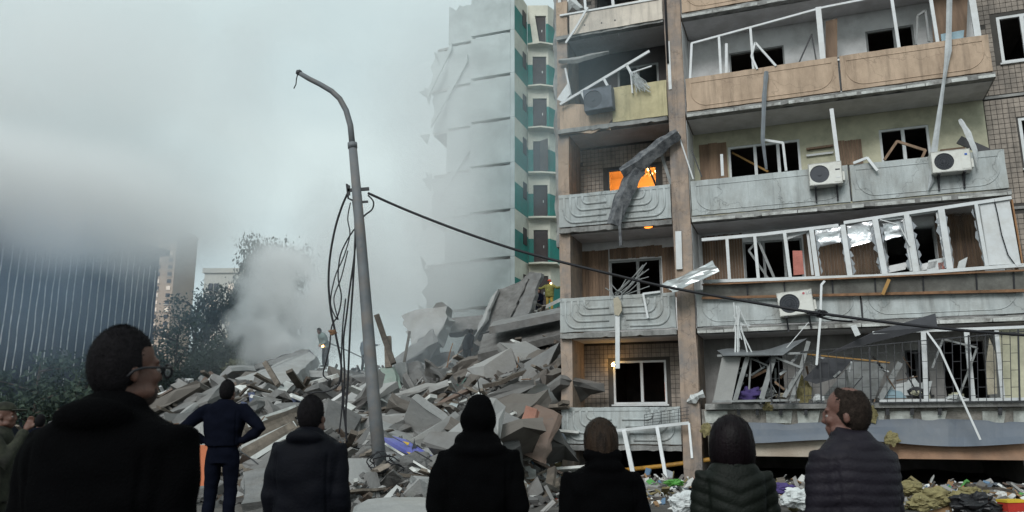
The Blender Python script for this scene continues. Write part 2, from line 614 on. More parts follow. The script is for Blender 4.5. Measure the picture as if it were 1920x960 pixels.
# openings of the back walls
H_N = {0: hole(1150, 676, 1250, 758), 1: hole(1143, 486, 1241, 558), 2: hole(1138, 312, 1234, 362), 3: hole(1158, 122, 1236, 196), 4: (0.9, 2.3, FL[4] + 0.95, FL[4] + 2.3)}
H_W = {0: [hole(1370, 668, 1470, 760), hole(1700, 656, 1742, 740), hole(1770, 640, 1850, 756)],
       1: [hole(1395, 450, 1506, 530), hole(1660, 426, 1758, 524)],
       2: [hole(1366, 268, 1502, 336), hole(1650, 238, 1745, 306)],
       3: [hole(1368, 92, 1472, 150), hole(1624, 52, 1716, 110)], 4: [(4.4, 6.0, FL[4] + 0.95, FL[4] + 2.3)]}
H_R = [hole(1872, 22, 1990, 112), hole(1914, 212, 2060, 310), hole(1945, 430, 2080, 540)]
for k in range(5):
    z0, z1 = FL[k] + 0.14, FL[k + 1]
    wood = k == 1
    hs = [H_N[k]]
    o = part('loggia_wall', wall_holes(0.25, 3.1, z0, z1, BACK, BACK + 0.2, hs), m_grout if k in (0, 2, 4) else mat('dark_loggia_wall', (0.07, 0.06, 0.06)) if k == 3 else m_plasw, block)  # fourth-floor loggia wall has a much darker colour than the others
    if k in (0, 2, 4):
        t = part('wall_tiles', tiles(0.26, 3.09, z0, z1, BACK, 0.118, hs, seed=k), m_tile, block, fix=False)
        t['kind'] = 'stuff'
    hs = H_W[k]
    part('loggia_wall', wall_holes(3.42, XW1, z0, z1, BACK, BACK + 0.2, hs), [mat('shade_tinted_plaster', (0.30, 0.29, 0.28), var=.2, streak=.3, dirt=(.16, .15, .14), damt=.6), m_plasw, m_plasg, m_plasw, m_plasw][k], block)  # ground-floor plaster coloured darker in place of shade low on the front
    # rooms behind: floor above, cross walls, rear wall
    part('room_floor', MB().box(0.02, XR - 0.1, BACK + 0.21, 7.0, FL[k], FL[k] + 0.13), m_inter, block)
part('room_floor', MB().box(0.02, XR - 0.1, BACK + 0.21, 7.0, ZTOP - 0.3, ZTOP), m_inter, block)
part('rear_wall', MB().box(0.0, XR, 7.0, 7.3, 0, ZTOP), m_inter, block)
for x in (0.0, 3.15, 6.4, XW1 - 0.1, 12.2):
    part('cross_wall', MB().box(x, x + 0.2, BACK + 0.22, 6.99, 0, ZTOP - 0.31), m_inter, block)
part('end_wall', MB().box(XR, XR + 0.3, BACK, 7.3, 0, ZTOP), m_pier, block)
o = part('side_wall', wall_holes(XW1 + 0.003, XR, 0, ZTOP, BACK + 0.01, BACK + 0.21, H_R), m_grout, block)
t = part('wall_tiles', tiles(XW1 + 0.02, 13.2, 0.9, ZTOP, BACK + 0.01, 0.125, H_R + [(9, 14, FL[i] - 0.02, FL[i] + 0.05) for i in range(6)], seed=9), m_tile, block, fix=False)
t['kind'] = 'stuff'
for i in range(1, 5):
    part('floor_band', MB().box(XW1 + 0.01, XR, BACK - 0.03, BACK + 0.012, FL[i] - 0.02, FL[i] + 0.045), m_slab, block)

# partition piers that carry the balconies
def pier(x0, x1, z0, z1, y0, y1):
    rnd = random.Random(int(x0 * 10))
    mb = MB()
    n = 24
    rings = []
    for i in range(n + 1):
        z = z0 + (z1 - z0) * i / n
        j = lambda: rnd.uniform(-0.012, 0.012)
        rings.append([(x0 + j(), y0 + j(), z), (x1 + j(), y0 + j(), z), (x1, y1, z), (x0, y1, z)])
    return mb.loft(rings)
part('pier', pier(0.0, 0.30, 0, ZTOP, 0.04, BACK + 0.19), m_pier, block)
part('pier', pier(3.04, 3.48, 0, ZTOP, -0.02, BACK + 0.19), m_pier, block)
part('downpipe', MB().tube([(3.10, -0.06, FL[3] + 1.6), (3.10, -0.06, ZTOP)], 0.03, 8), m_dark, block, smooth=True)
part('ragged_edge', MB().loft([[(-0.10 - 0.09 * noise.noise((z * 1.7, 0, 3)), 0.1, z), (0.01, 0.06, z), (0.01, 0.5, z), (-0.12 - 0.15 * noise.noise((z * 2.3, 5, 3)), 0.4, z)] for z in np.arange(6.2, ZTOP, 0.13)]), m_slab, block)

def slab_edge(x0, x1, z, y0, seed, m=m_slab, thick=0.14, paint=True):
    """balcony floor slab with a chipped front edge"""
    rnd = random.Random(seed)
    xs = jag(x0, x1, 0.16, 0, rnd)
    mb = MB()
    rings = []
    for x in xs:
        a, b = rnd.uniform(0, 0.03) * (rnd.random() < 0.5), rnd.uniform(0, 0.035) * (rnd.random() < 0.4)
        rings.append([(x, y0 + a, z + b), (x, y0 + a * 0.4, z + thick - rnd.uniform(0, 0.02)), (x, BACK - 0.003, z + thick), (x, BACK - 0.003, z)])
    sl = part('balcony_slab', mb.loft(rings), m, block)
    if paint:
        i = 0
        while i < len(xs) - 1:                # flaking paint along the lip
            j = min(len(xs) - 1, i + rnd.randint(2, 7))
            t = 0.075 + rnd.uniform(-0.015, 0.02)
            part('edge_paint', MB().box(xs[i] + 0.01, xs[j] - 0.012, y0 - 0.012, y0 + 0.03, z + 0.005, z + t), m_edge, sl)
            i = j + rnd.randint(0, 1)
    return sl

def rib(path, r, y):
    return MB().tube([(p[0], y, p[1]) for p in path], r, 6)

def round_path(x0, z0, x1, z1, rad, n=7):
    """down from (x0, z0), round a corner, then along to (x1, z1)"""
    s = 1 if x1 > x0 else -1
    pts = [(x0, z0), (x0, z1 + rad)]
    for i in range(1, n):
        a = math.pi / 2 * i / n
        pts.append((x0 + s * rad * (1 - math.cos(a)), z1 + rad * (1 - math.sin(a))))
    return pts + [(x0 + s * rad, z1), (x1, z1)]

def plate(x0, x1, z0, z1, y0, y1, m, name='balcony_panel', seed=1, chip=0.012, label=None):
    rnd = random.Random(seed)
    poly = [(x, y0, z0 + rnd.uniform(0, chip)) for x in jag(x0, x1, 0.2, 0, rnd)]
    poly += [(x1 - rnd.uniform(0, chip), y0, z) for z in np.linspace(z0, z1, 6)[1:-1]]
    poly += [(x, y0, z1 - rnd.uniform(0, chip)) for x in jag(x0, x1, 0.2, 0, rnd)[::-1]]
    poly += [(x0 + rnd.uniform(0, chip), y0, z) for z in np.linspace(z0, z1, 6)[1:-1][::-1]]
    return part(name, MB().prism(poly, (0, y1 - y0, 0)), m, block, label=label)

def narrow_panel(k, m):
    z0, z1 = FL[k] + 0.16, FL[k] + 1.06
    p = plate(XN0, XN1, z0, z1, -0.09, 0.0, m, seed=20 + k)
    part('panel_lip', MB().box(XN0 + 0.01, XN1 - 0.01, -0.105, -0.085, z1 - 0.10, z1 - 0.02), m, p)
    xm = (XN0 + XN1) / 2
    for s in (-1, 1):
        xo = XN0 if s < 0 else XN1
        for i in range(4):
            a = xo - s * (0.16 + 0.17 * i)
            zb = z0 + 0.10 + 0.165 * i
            e = xm + s * (0.07 + 0.09 * (3 - i) * (s > 0) + 0.12 * (i % 2) * (s < 0))
            part('relief_rib', rib(round_path(a, z1 - 0.10, e, zb, 0.30 - 0.055 * i), 0.034, -0.088), m, p, smooth=True)
    return p

def wide_panel(k, x0, x1, m, seed):
    z0, z1 = FL[k] + 0.16, FL[k] + 1.08
    p = plate(x0, x1, z0, z1, -0.09, 0.0, m, seed=seed)
    a, b, zt, zb, r = x0 + 0.13, x1 - 0.13, z1 - 0.16, z0 + 0.11, 0.42
    pts = round_path(a, zt, (a + b) / 2, zb, r)
    pts += [(a + b - q[0], q[1]) for q in pts[::-1]][1:]
    part('relief_rib', rib(pts, 0.013, -0.091), m, p, smooth=True)
    part('relief_rib', MB().tube([(a, -0.091, zt + 0.01), (b, -0.091, zt + 0.01)], 0.011, 6), m, p, smooth=True)
    return p

for k in range(6):
    slab_edge(XN0, XN1, FL[k], -0.10, 100 + k, paint=False)
    if k:
        slab_edge(XP1 + 0.02, XW1 + 0.04, FL[k], -0.10, 200 + k, paint=True)
for k in (0, 1, 2):
    narrow_panel(k, m_panel)
for k in (1, 2, 3, 4):
    m = m_panel if k < 3 else m_orange
    wide_panel(k, XP1 + 0.03, XWM - 0.02, m, 300 + k)
    wide_panel(k, XWM + 0.02, XW1, m, 320 + k)
    part('panel_joint', MB().box(XWM - 0.018, XWM + 0.018, -0.06, -0.01, FL[k] + 0.2, FL[k] + 1.06), m_dark, block)
    # side panel that closes the balcony at its right end
    part('balcony_side', MB().box(XW1 - 0.08, XW1 - 0.003, 0.003, BACK - 0.005, FL[k] + 0.16, FL[k] + 1.06), m, block)
for k in range(1, 6):
    part('loggia_ceiling', MB().box(0.31, 3.03, 0.1, BACK - 0.01, FL[k] - 0.012, FL[k] - 0.003), m_ceil, block)
    part('loggia_ceiling', MB().box(3.52, XW1, 0.1, BACK - 0.01, FL[k] - 0.012, FL[k] - 0.003), m_ceil, block)
    part('partition_face', MB().box(3.482, 3.492, 0.06, BACK - 0.01, FL[k - 1] + 0.15, FL[k] - 0.014), m_plasw if k != 1 else m_pier, block)

# floor 5, narrow: beige sheet over the balcony
a, b = bx(1070, 96), bx(1256, 70)
o = plate(bx(1070, 60).x, XN1, FL[4] + 0.06, bx(1160, 12).z, -0.13, -0.1, m_beige, seed=5, label='beige sheet with bullet-like holes')
plate(XN0, bx(1066, 60).x, FL[4] + 0.1, FL[4] + 1.15, -0.10, 0.0, m_orange, seed=6)
for px, py in ((1096, 47), (1128, 43), (1153, 38), (1126, 70), (1160, 65), (1097, 75)):
    p = bx(px, py, -0.131)
    part('hole_mark', MB().ell((p.x, -0.131, p.z), (0.022, 0.004, 0.026), nu=8, nv=6), m_dark, o)
# floor 4, narrow: yellow panel and the broken tan corner
plate(bx(1150, 215).x, XN1 + 0.02, FL[3] + 0.12, FL[3] + 1.12, -0.12, -0.02, m_yellow, seed=8, label='yellow painted balcony panel')
poly = [bx(*q, -0.06) for q in ((1050, 252), (1050, 200), (1072, 194), (1100, 196), (1112, 205), (1149, 203), (1149, 222), (1140, 232), (1146, 244), (1128, 240), (1110, 250), (1080, 248))]
part('balcony_panel', MB().prism([(p.x, -0.05, p.z) for p in poly], (0, 0.06, 0)), m_orange, block, label='shattered tan balcony panel')

# ---- windows in the back walls
def window(h, cols, fr=0.07, m=None, y=BACK, name='window', sill=True, bars=None):
    m = m or m_white
    x0, x1, z0, z1 = h
    mb = MB()
    y0, y1 = y + 0.02, y + 0.09
    mb.box(x0, x0 + fr, y0, y1, z0, z1).box(x1 - fr, x1, y0, y1, z0, z1)
    mb.box(x0 + fr, x1 - fr, y0, y1, z1 - fr, z1).box(x0 + fr, x1 - fr, y0, y1, z0, z0 + fr)
    w = part(name, mb, m, block)
    for c in cols:
        x = x0 + (x1 - x0) * c
        part('mullion', MB().box(x - fr * 0.65, x + fr * 0.65, y0 - 0.01, y1 - 0.01, z0 + fr, z1 - fr), m, w)
    if sill:
        part('sill', MB().box(x0 - 0.05, x1 + 0.05, y - 0.06, y + 0.02, z0 - 0.045, z0 - 0.003), m, w)
    return w

window(H_N[0], (0.54,), 0.055)
window(H_N[1], (0.55,), 0.06, m_greyfr)
window(H_N[2], (0.55,), 0.07, m_dark)
window(H_N[3], (0.5,), 0.06, m_greyfr)
window(H_W[2][0], (0.38, 0.7), 0.06)
window(H_W[2][1], (0.48,), 0.06)
window(H_W[3][0], (), 0.04, m_greyfr)
window(H_W[3][1], (0.6,), 0.05, m_greyfr)
window(H_W[1][0], (0.35, 0.7), 0.05, m_greyfr)
window(H_W[1][1], (0.5,), 0.05, m_greyfr)
window(H_W[0][1], (0.5,), 0.05, m_dark)
window(H_R[0], (0.42,), 0.07)
window(H_R[1], (0.5,), 0.07)
window(H_R[2], (0.5,), 0.07)

def boards(px0, py0, px1, py1, y, n, m=m_wood, name='wall_board', gap=0.006, skip=()):
    """upright boards, one object each"""
    h = hole(px0, py0, px1, py1, y)
    w = (h[1] - h[0]) / n
    rnd = random.Random(px0)
    for i in range(n):
        if i in skip:
            continue
        part(name, MB().box(h[0] + w * i, h[0] + w * (i + 1) - gap, y - 0.02 - rnd.random() * 0.006, y - 0.001, h[2] + rnd.uniform(-.02, .02), h[3] - rnd.uniform(0, .03)), m, block)

boards(1080, 470, 1142, 558, BACK, 10)
boards(1242, 462, 1270, 556, BACK, 5)
boards(1143, 462, 1242, 484, BACK, 14)
boards(1318, 440, 1394, 530, BACK, 15)
boards(1508, 430, 1658, 524, BACK, 24)
boards(1757, 400, 1840, 512, BACK, 14)
boards(1312, 268, 1364, 338, BACK, 3, gap=0.003)
boards(1570, 262, 1617, 310, BACK - 0.03, 9)

# ---- glazing: a rail with posts, given in pixels on a plane in front of the panel
def glazing(name, segs, posts, y, w, m, label, thick=0.06):
    r = bpy.data.objects.new(name, None)
    COL.objects.link(r)
    r.parent = block
    r['label'] = label
    for a, b in segs:
        part('rail', MB().bar(bx(*a, y), bx(*b, y), w, thick, (0, 1, 0)), m, r)
    for i, (a, b, ww) in enumerate(posts):
        part('post', MB().bar(bx(*a, y - 0.004), bx(*b, y - 0.004), ww, thick, (0, 1, 0)), m, r)
    return r

g4 = glazing('balcony_glazing', [((1293, 153), (1840, 74)), ((1296, 82), (1410, 51)), ((1410, 51), (1545, 14)), ((1545, 14), (1760, -28))],
             [((1294, 152), (1297, 82), .06), ((1352, 143), (1348, 68), .06), ((1413, 134), (1407, 52), .06), ((1543, 113), (1534, 14), .13),
              ((1686, 93), (1671, -8), .07), ((1758, 80), (1741, -26), .075), ((1834, 73), (1818, -30), .14)], -0.05, 0.05, m_white, 'white broken balcony glazing over tan panels')
def sash(pts, w, m, parent, y, name='loose_sash', closed=False):
    mbx = MB()
    ps = [bx(p[0], p[1], p[2] if len(p) > 2 else y) for p in pts]
    if closed:
        ps.append(ps[0])
    for a, b in zip(ps[:-1], ps[1:]):
        mbx.bar(a, b, w, 0.05, (0, 1, 0))
    return part(name, mbx, m, parent)
sash([(1420, 130), (1409, 106), (1416, 80), (1455, 124)], 0.05, m_white, g4, -0.1)
sash([(1362, 138), (1362, 82)], 0.07, m_white, g4, 0.1)
sash([(1530, 112), (1522, 64), (1498, 118)], 0.03, m_dark, g4, 0.2)
sash([(1742, 78), (1735, 20), (1720, 30), (1718, 84)], 0.05, m_greyfr, g4, 0.3)
part('wood_screen', MB().prism([(p.x, 0.5, p.z) for p in (bx(1548, 112, .5), bx(1548, 40, .5), bx(1570, 34, .5), bx(1570, 108, .5))], (0, .03, 0)), m_wood, block)
part('wood_screen', MB().prism([(p.x, 0.6, p.z) for p in (bx(1750, 78, .6), bx(1745, 0, .6), bx(1815, -14, .6), bx(1812, 68, .6))], (0, .03, 0)), m_wood, block)
part('blue_board', MB().prism([(p.x, 0.15, p.z) for p in (bx(1766, 80, .15), bx(1764, 64, .15), bx(1808, 56, .15), bx(1806, 74, .15))], (0, .03, 0)), mat('pale_blue_board', (.3, .42, .48)), block)

# floor 2: the white glazing that was blown outwards and hangs askew
Y2 = -0.34
g2 = glazing('balcony_glazing', [((1318, 528), (1640, 518)), ((1640, 518), (1925, 497)), ((1316, 450), (1430, 440)), ((1430, 440), (1572, 423)), ((1582, 418), (1896, 371))],
             [((1368, 525), (1363, 446), .07), ((1422, 523), (1415, 441), .07), ((1482, 521), (1471, 437), .075), ((1533, 519), (1521, 428), .10), ((1594, 519), (1580, 422), .11),
              ((1659, 515), (1640, 410), .12), ((1717, 510), (1699, 402), .11), ((1781, 505), (1764, 392), .13), ((1850, 499), (1829, 381), .07)], Y2, 0.075, m_white, 'white balcony glazing blown outwards and hanging askew', 0.08)
sash([(1440, 522), (1404, 470), (1420, 452)], 0.05, m_greyfr, g2, Y2 + 0.3)
sash([(1452, 522), (1422, 452)], 0.06, m_greyfr, g2, Y2 + 0.2)
sash([(1482, 518), (1474, 448), (1514, 434), (1524, 516)], 0.055, m_white, g2, Y2 + 0.1)
sash([(1653, 512), (1644, 414), (1694, 408), (1708, 508)], 0.05, m_white, g2, Y2 + 0.06)
sash([(1722, 508), (1705, 404), (1756, 396), (1774, 502)], 0.05, m_white, g2, Y2 + 0.06)
sash([(1650, 412), (1686, 422), (1706, 462)], 0.022, m_white, g2, Y2 - 0.05, 'hanging_trim')
wp = [bx(*q, Y2) for q in ((1852, 497), (1832, 384), (1893, 375), (1914, 494))]
part('end_panel', MB().prism([p + V((0, 0.01, 0)) for p in wp], (0, 0.05, 0)), m_white, g2)
part('end_panel_seam', MB().bar(bx(1853, 497, Y2 - .02), bx(1836, 384, Y2 - .02), 0.02, 0.02), m_greyfr, g2)
wp = [bx(1916, 494, Y2), bx(1896, 374, Y2)]
part('end_panel', MB().prism([wp[0], wp[1], wp[1] + V((0.05, 0.9, 0)), wp[0] + V((0.05, 0.9, 0))], (0.03, 0, 0)), mat('brown_board', (.3, .16, .08)), g2)
part('end_panel_wire', MB().tube([bx(*q, Y2 - 0.03) for q in ((1864, 374), (1870, 400), (1878, 440), (1890, 478), (1906, 500), (1918, 496))], 0.012, 5), m_wire, g2)
# torn panes: shards left along the edges
m_shard = mat('dirty_glass', (0.24, 0.26, 0.28), rough=0.25, var=0.2, spec=0.6, bump=0)
def shards(parent, a0, a1, y, n, depth, side, seed):
    rnd = random.Random(seed)
    p0, p1 = bx(*a0, y), bx(*a1, y)
    for i in range(n):
        t0, t1 = (i + rnd.uniform(-.2, .2)) / n, (i + 1 + rnd.uniform(-.2, .3)) / n
        t0, t1 = max(0, t0), min(1, t1)
        q0, q1 = p0.lerp(p1, t0), p0.lerp(p1, t1)
        w = depth * rnd.uniform(0.3, 1.2) * side
        tip = p0.lerp(p1, (t0 + t1) / 2 + rnd.uniform(-.05, .05)) + V((w, 0, 0))
        tip2 = p0.lerp(p1, t1 - 0.02) + V((w * rnd.uniform(.2, .8), 0, 0))
        part('glass_shard', MB().prism([q0, q1, tip2, tip], (0, 0.006, 0)), m_shard, parent)
for i, (lo, hi, s) in enumerate((((1540, 517), (1528, 440), 1), ((1600, 516), (1588, 440), 1), ((1590, 517), (1578, 430), -1), ((1654, 513), (1636, 425), -1), ((1665, 512), (1650, 425), 1),
                                 ((1708, 508), (1692, 415), -1), ((1726, 506), (1710, 415), 1), ((1776, 502), (1758, 405), -1), ((1788, 502), (1772, 400), 1), ((1846, 496), (1824, 390), -1))):
    shards(g2, lo, hi, Y2 + 0.03, 5, 0.075, s, i)
for i, (pts) in enumerate((((1528, 432), (1580, 424), (1584, 452), (1531, 464)), ((1588, 424), (1636, 414), (1646, 450), (1592, 464)), ((1655, 420), (1696, 412), (1702, 440), (1660, 450)))):
    mbx = MB()
    A = [bx(*q, Y2 + 0.25) for q in pts]
    N = 6
    for a in range(N + 1):
        for b in range(N + 1):
            p = A[0].lerp(A[1], a / N).lerp(A[3].lerp(A[2], a / N), b / N)
            mbx.v.append(p + V((0, 0.06 * noise.noise((a * .8, b * .9, i * 3.1)), 0)))
    for a in range(N):
        for b in range(N):
            q = a * (N + 1) + b
            mbx.f.append((q, q + 1, q + N + 2, q + N + 1))
    part('foil_sheet', mbx, m_foil, g2, smooth=True, fix=False)
part('pink_cloth', MB().prism([bx(*q, Y2 + .12) for q in ((1486, 470), (1504, 470), (1506, 494), (1508, 514), (1488, 516))], (0, .03, 0)), m_rug, g2)
rnd = random.Random(4)
for i in range(7):
    px = 1660 + i * 24 + rnd.uniform(-8, 8)
    c = bx(px, 503 - (px - 1660) * .05, Y2 + .2)
    part('paper_scrap', MB().ob(c, V((rnd.uniform(.08, .2), 0, rnd.uniform(-.05, .05))), V((0, .02, 0)), V((rnd.uniform(-.05, .05), 0, rnd.uniform(.06, .16)))), [m_bag, m_plasw, m_rug][i % 3 if i > 4 else i % 2], g2)
# underside ledge with rusty angle below the hanging glazing
m_rust = mat('rusty_steel', (0.2, 0.11, 0.06), rough=.8, var=.4, scale=6, bump=.4)
part('ledge', MB().prism([bx(1318, 533, -.3), bx(1920, 506, -.3), bx(1920, 545, -.16), bx(1318, 556, -.16)], (0, .04, 0)), mat('dull_ledge', (.22, .22, .2), dirt=DIRT, damt=.7), block)
part('angle_steel', MB().bar(bx(1316, 559, -.2), bx(1920, 545, -.2), .06, .06), m_rust, block)
part('angle_steel', MB().bar(bx(1316, 534, -.36), bx(1920, 507, -.36), .035, .05), m_rust, block)
for px in (1400, 1470, 1560, 1640, 1730, 1830, 1900):
    t = (px - 1318) / 602
    part('ledge_bracket', MB().bar(bx(px, 530 - 25 * t, -.33), bx(px + 2, 560 - 14 * t, -.18), .03, .03), m_dark, block)
for i, q in enumerate((((1600, 462), (1646, 452), (1656, 512), (1604, 516)), ((1662, 446), (1700, 438), (1708, 474), (1668, 480)), ((1720, 418), (1750, 410), (1764, 470), (1744, 440), (1728, 462)), ((1786, 396), (1822, 388), (1832, 430), (1812, 412), (1800, 436)))):
    part('cracked_pane', MB().prism([bx(*a, Y2 + .05) for a in q], (0, .008, 0)), m_gls, g2)
# ---- ground-floor flat, wide: crushed grey glazing, grille, foam blocks, blue sheet, plinth
zf = bx(1600, 757).z
part('balcony_ledge', MB().prism([bx(1322, 757, -.22), bx(1925, 751, -.22), bx(1925, 762, -.22), bx(1322, 768, -.22)], (0, BACK + .2, 0)), m_slab, block)
rnd = random.Random(21)
part('under_ledge', MB().box(XP1 + .02, XW1 + 1.2, -.02, .12, FL[0] + .42, zf - .1), mat('scarred_render', (.3, .28, .25), var=.35, dirt=DIRT, damt=.8, bump=.8), block)
for i in range(11):                                  # row of foam blocks
    px = 1320 + i * 58
    if i in (1, 8):
        continue
    w = 50 if i % 3 else 44
    q = [bx(px, 771, -.06), bx(px + w, 770, -.06), bx(px + w - rnd.uniform(0, 6), 794, -.06), bx(px + rnd.uniform(0, 5), 797 - rnd.uniform(0, 6), -.06)]
    part('foam_block', MB().prism(q, (0, .06, 0)), m_foam, block)
for px in (1385, 1420, 1464, 1511, 1560, 1664, 1710, 1762, 1875):
    part('ledge_bracket', MB().bar(bx(px, 757, -.15), bx(px, 778, -.15), .07, .05), m_dark, block)
# bent blue-grey metal canopy
mbx = MB()
N = 40
for i in range(N + 1):
    t = i / N
    px = 1338 + (1925 - 1338) * t
    top = 789 + 4 * math.sin(t * 7) + (3 if i % 9 < 2 else 0)
    bot = 826 + 8 * t + 5 * math.sin(t * 9 + 1) - (12 if i < 2 else 0)
    for s in range(4):
        y = -.14 - .22 * s / 3 + .04 * noise.noise((t * 9, s * .7, 2)) + (.035 if i % 13 == 5 else 0)
        mbx.v.append(bx(px, top + (bot - top) * s / 3, y))
for i in range(N):
    for s in range(3):
        a = i * 4 + s
        mbx.f.append((a, a + 1, a + 5, a + 4))
part('metal_canopy', mbx, m_bluesh, block, fix=False)
part('plinth_beam', MB().box(bx(1330, 845).x, bx(1668, 850).x, -.12, .3, bx(1500, 856).z, FL[0] + .45), m_plinth, block)
part('plinth_beam', MB().box(bx(1668, 850).x + .004, XW1 + 4, -.122, .3, bx(1700, 860).z, FL[0] + .45), mat('tan_render', (.33, .2, .13), dirt=(.2, .15, .12)), block, label='tan plinth beam')
part('basement_wall', MB().box(.3, XW1 + 4, 6.2, 6.3, 0, FL[0]), m_inter, block)
part('gas_pipe', MB().tube([bx(1165, 882, .25), bx(1240, 874, .25), bx(1320, 863, .25), bx(1420, 850, .3)], .055, 10), m_pipe, block, smooth=True)

def wool(px, py, y, w, h, seed, parent=None):
    mbx = MB()
    p = bx(px, py, y)
    mbx.ell((0, 0, 0), (w, .05, h), nu=18, nv=14, fn=lambda d: 1 + .55 * noise.noise((d.x * 2.2 + seed, d.y * 2, d.z * 2.2)) + .2 * noise.noise((d.x * 7, d.z * 7, seed)))
    mbx.v = [q + p for q in mbx.v]
    return part('insulation_tuft', mbx, m_insul, block)
for i, a in enumerate(((1507, 735, -.15, .16, .32), (1627, 774, -.2, .17, .22), (1672, 823, -.45, .15, .13), (1324, 806, -.4, .13, .14), (1440, 762, -.2, .12, .1))):
    wool(*a, i)

# crushed grey glazing at the left of the ground-floor flat
g1 = glazing('balcony_glazing', [((1345, 667), (1512, 662)), ((1336, 753), (1500, 750))],
             [((1378, 752), (1402, 668), .10), ((1428, 748), (1452, 668), .11), ((1470, 745), (1502, 690), .09), ((1484, 752), (1516, 640), .09)], -.5, .05, m_greyfr, 'crushed grey balcony glazing')
part('side_sheet', MB().prism([bx(*q, -.5) for q in ((1337, 752), (1354, 668), (1390, 666), (1372, 752))], (0, .03, 0)), mat('grey_board', (.3, .3, .29), var=.1), g1)
sash([(1404, 740), (1408, 672), (1440, 686), (1436, 742)], .04, m_greyfr, g1, -.35)
sash([(1454, 670), (1504, 690), (1472, 745)], .05, m_greyfr, g1, -.56)
mbx = MB()                                           # buckled sheet roof over it
N = 18
for i in range(N + 1):
    t = i / N
    pxa, ya = 1344 + 140 * t, 657 - 3 * math.sin(t * 9) - 4 * t
    pxb, yb = 1356 + 112 * t, 667 - 1 * t
    if t > .75:
        ya -= (t - .75) * 70
        pxa += (t - .75) * 120
    for q in (bx(pxa, ya, -.1), bx((pxa + pxb) / 2, (ya + yb) / 2 - 1, -.4), bx(pxb, yb, -.75)):
        mbx.v.append(q)
for i in range(N):
    for s in range(2):
        a = i * 3 + s
        mbx.f.append((a, a + 1, a + 4, a + 3))
part('buckled_roof', mbx, mat('dull_roof_sheet', (.2, .21, .22), rough=.5, var=.25, metal=.3), g1, fix=False)
part('dark_awning', MB().prism([bx(1506, 712, -.35), bx(1545, 672, -.55), bx(1598, 674, -.5), bx(1570, 708, -.4), bx(1530, 720, -.35)], (0, .02, .01)), mat('awning_cloth', (.07, .072, .08), var=.2), block)
part('dark_awning', MB().prism([bx(1552, 664, -.1), bx(1640, 622, -.35), bx(1754, 588, -.4), bx(1758, 612, -.4), bx(1640, 640, -.1)], (0, .02, .01)), mat('awning_cloth', (.07, .072, .08)), block)
part('cornice_board', MB().bar(bx(1500, 663, -.3), bx(1668, 680, -.35), .03, .12), mat('raw_wood', (.35, .2, .07), var=.3), block)
g0 = glazing('balcony_glazing', [((1636, 624), (1925, 613)), ((1648, 752), (1925, 748))],
             [((1737, 748), (1731, 622), .10), ((1824, 748), (1812, 622), .10), ((1880, 746), (1868, 620), .08)], -.3, .06, m_white, 'white ground-floor glazing behind the grille')
sash([(1650, 748), (1688, 680)], .12, m_greyfr, g0, -.2)
sash([(1748, 690), (1768, 636), (1832, 652), (1796, 748)], .04, m_greyfr, g0, -.45)
part('inner_sheet', MB().prism([bx(*q, .3) for q in ((1884, 748), (1872, 616), (1925, 612), (1925, 746))], (0, .03, 0)), m_plasg, g0)
part('inner_sheet', MB().prism([bx(*q, .25) for q in ((1852, 740), (1848, 690), (1855, 634), (1866, 660), (1870, 738))], (0, .03, 0)), m_cloth, g0)
part('inner_sheet', MB().prism([bx(*q, .45) for q in ((1540, 748), (1600, 676), (1664, 684), (1640, 748))], (0, .03, 0)), m_greyfr, g0)
part('paper_heap', MB().prism([bx(*q, -.05) for q in ((1662, 744), (1672, 722), (1700, 716), (1712, 704), (1722, 718), (1748, 714), (1742, 740))], (0, .3, 0)), m_bag, g0)
part('paper_heap', MB().prism([bx(*q, -.1) for q in ((1660, 746), (1668, 730), (1690, 734), (1700, 746))], (0, .2, 0)), mat('pale_blue_board', (.3, .42, .48)), g0)
rnd = random.Random(52)
for i in range(44):                                  # splintered bits of frames and lining
    a = (rnd.uniform(1348, 1700), rnd.uniform(664, 752))
    an, ln_ = rnd.uniform(-1.4, 1.4), rnd.uniform(12, 46)
    b = (a[0] + ln_ * math.sin(an), min(756, a[1] - ln_ * math.cos(an) * rnd.choice((1, -1))))
    if b[1] < 655:
        continue
    part('splinter', MB().bar(bx(*a, rnd.uniform(-.5, .2)), bx(*b, rnd.uniform(-.5, .2)), rnd.uniform(.015, .06), .02), rnd.choice((m_white, m_greyfr, m_greyfr, m_wood, m_dark)), block)
for i in range(12):
    px, py = rnd.uniform(1360, 1880), rnd.uniform(735, 752)
    part('crumpled_scrap', MB().ell(bx(px, py, rnd.uniform(-.4, .1)), (rnd.uniform(.08, .2), .1, rnd.uniform(.05, .12)), None, 12, 8, fn=lambda d: 1 + .6 * noise.noise(d * 2.5 + V((px, 0, 0)))), rnd.choice((m_bag, m_greyfr, m_cloth, m_plasg, m_dark)), block)
# security grille: upright bars with short staggered rungs
gr = part('security_grille', MB().bar(bx(1446, 757, -.56), bx(1925, 752, -.56), .025, .025).bar(bx(1500, 660, -.56), bx(1925, 621, -.56), .02, .02), m_dark, block)
npx = 1447
i = 0
bars_ = []
while npx < 1925:
    top = 664 if npx < 1520 else 664 - (npx - 1520) * .12
    bars_.append((npx, top))
    part('bar', MB().bar(bx(npx, 756, -.56), bx(npx - 3, top, -.56), .013 if i % 6 else .035, .013), m_dark, gr)
    npx += 15.5
    i += 1
for i in range(len(bars_) - 1):
    (a, ta), (b, tb) = bars_[i], bars_[i + 1]
    for j in range(4):
        yy = 742 - j * 32 - (16 if i % 2 else 0)
        if yy > ta + 4:
            part('rung', MB().bar(bx(a - 1, yy, -.57), bx(b - 1, yy - .5, -.57), .011, .011), m_dark, gr)

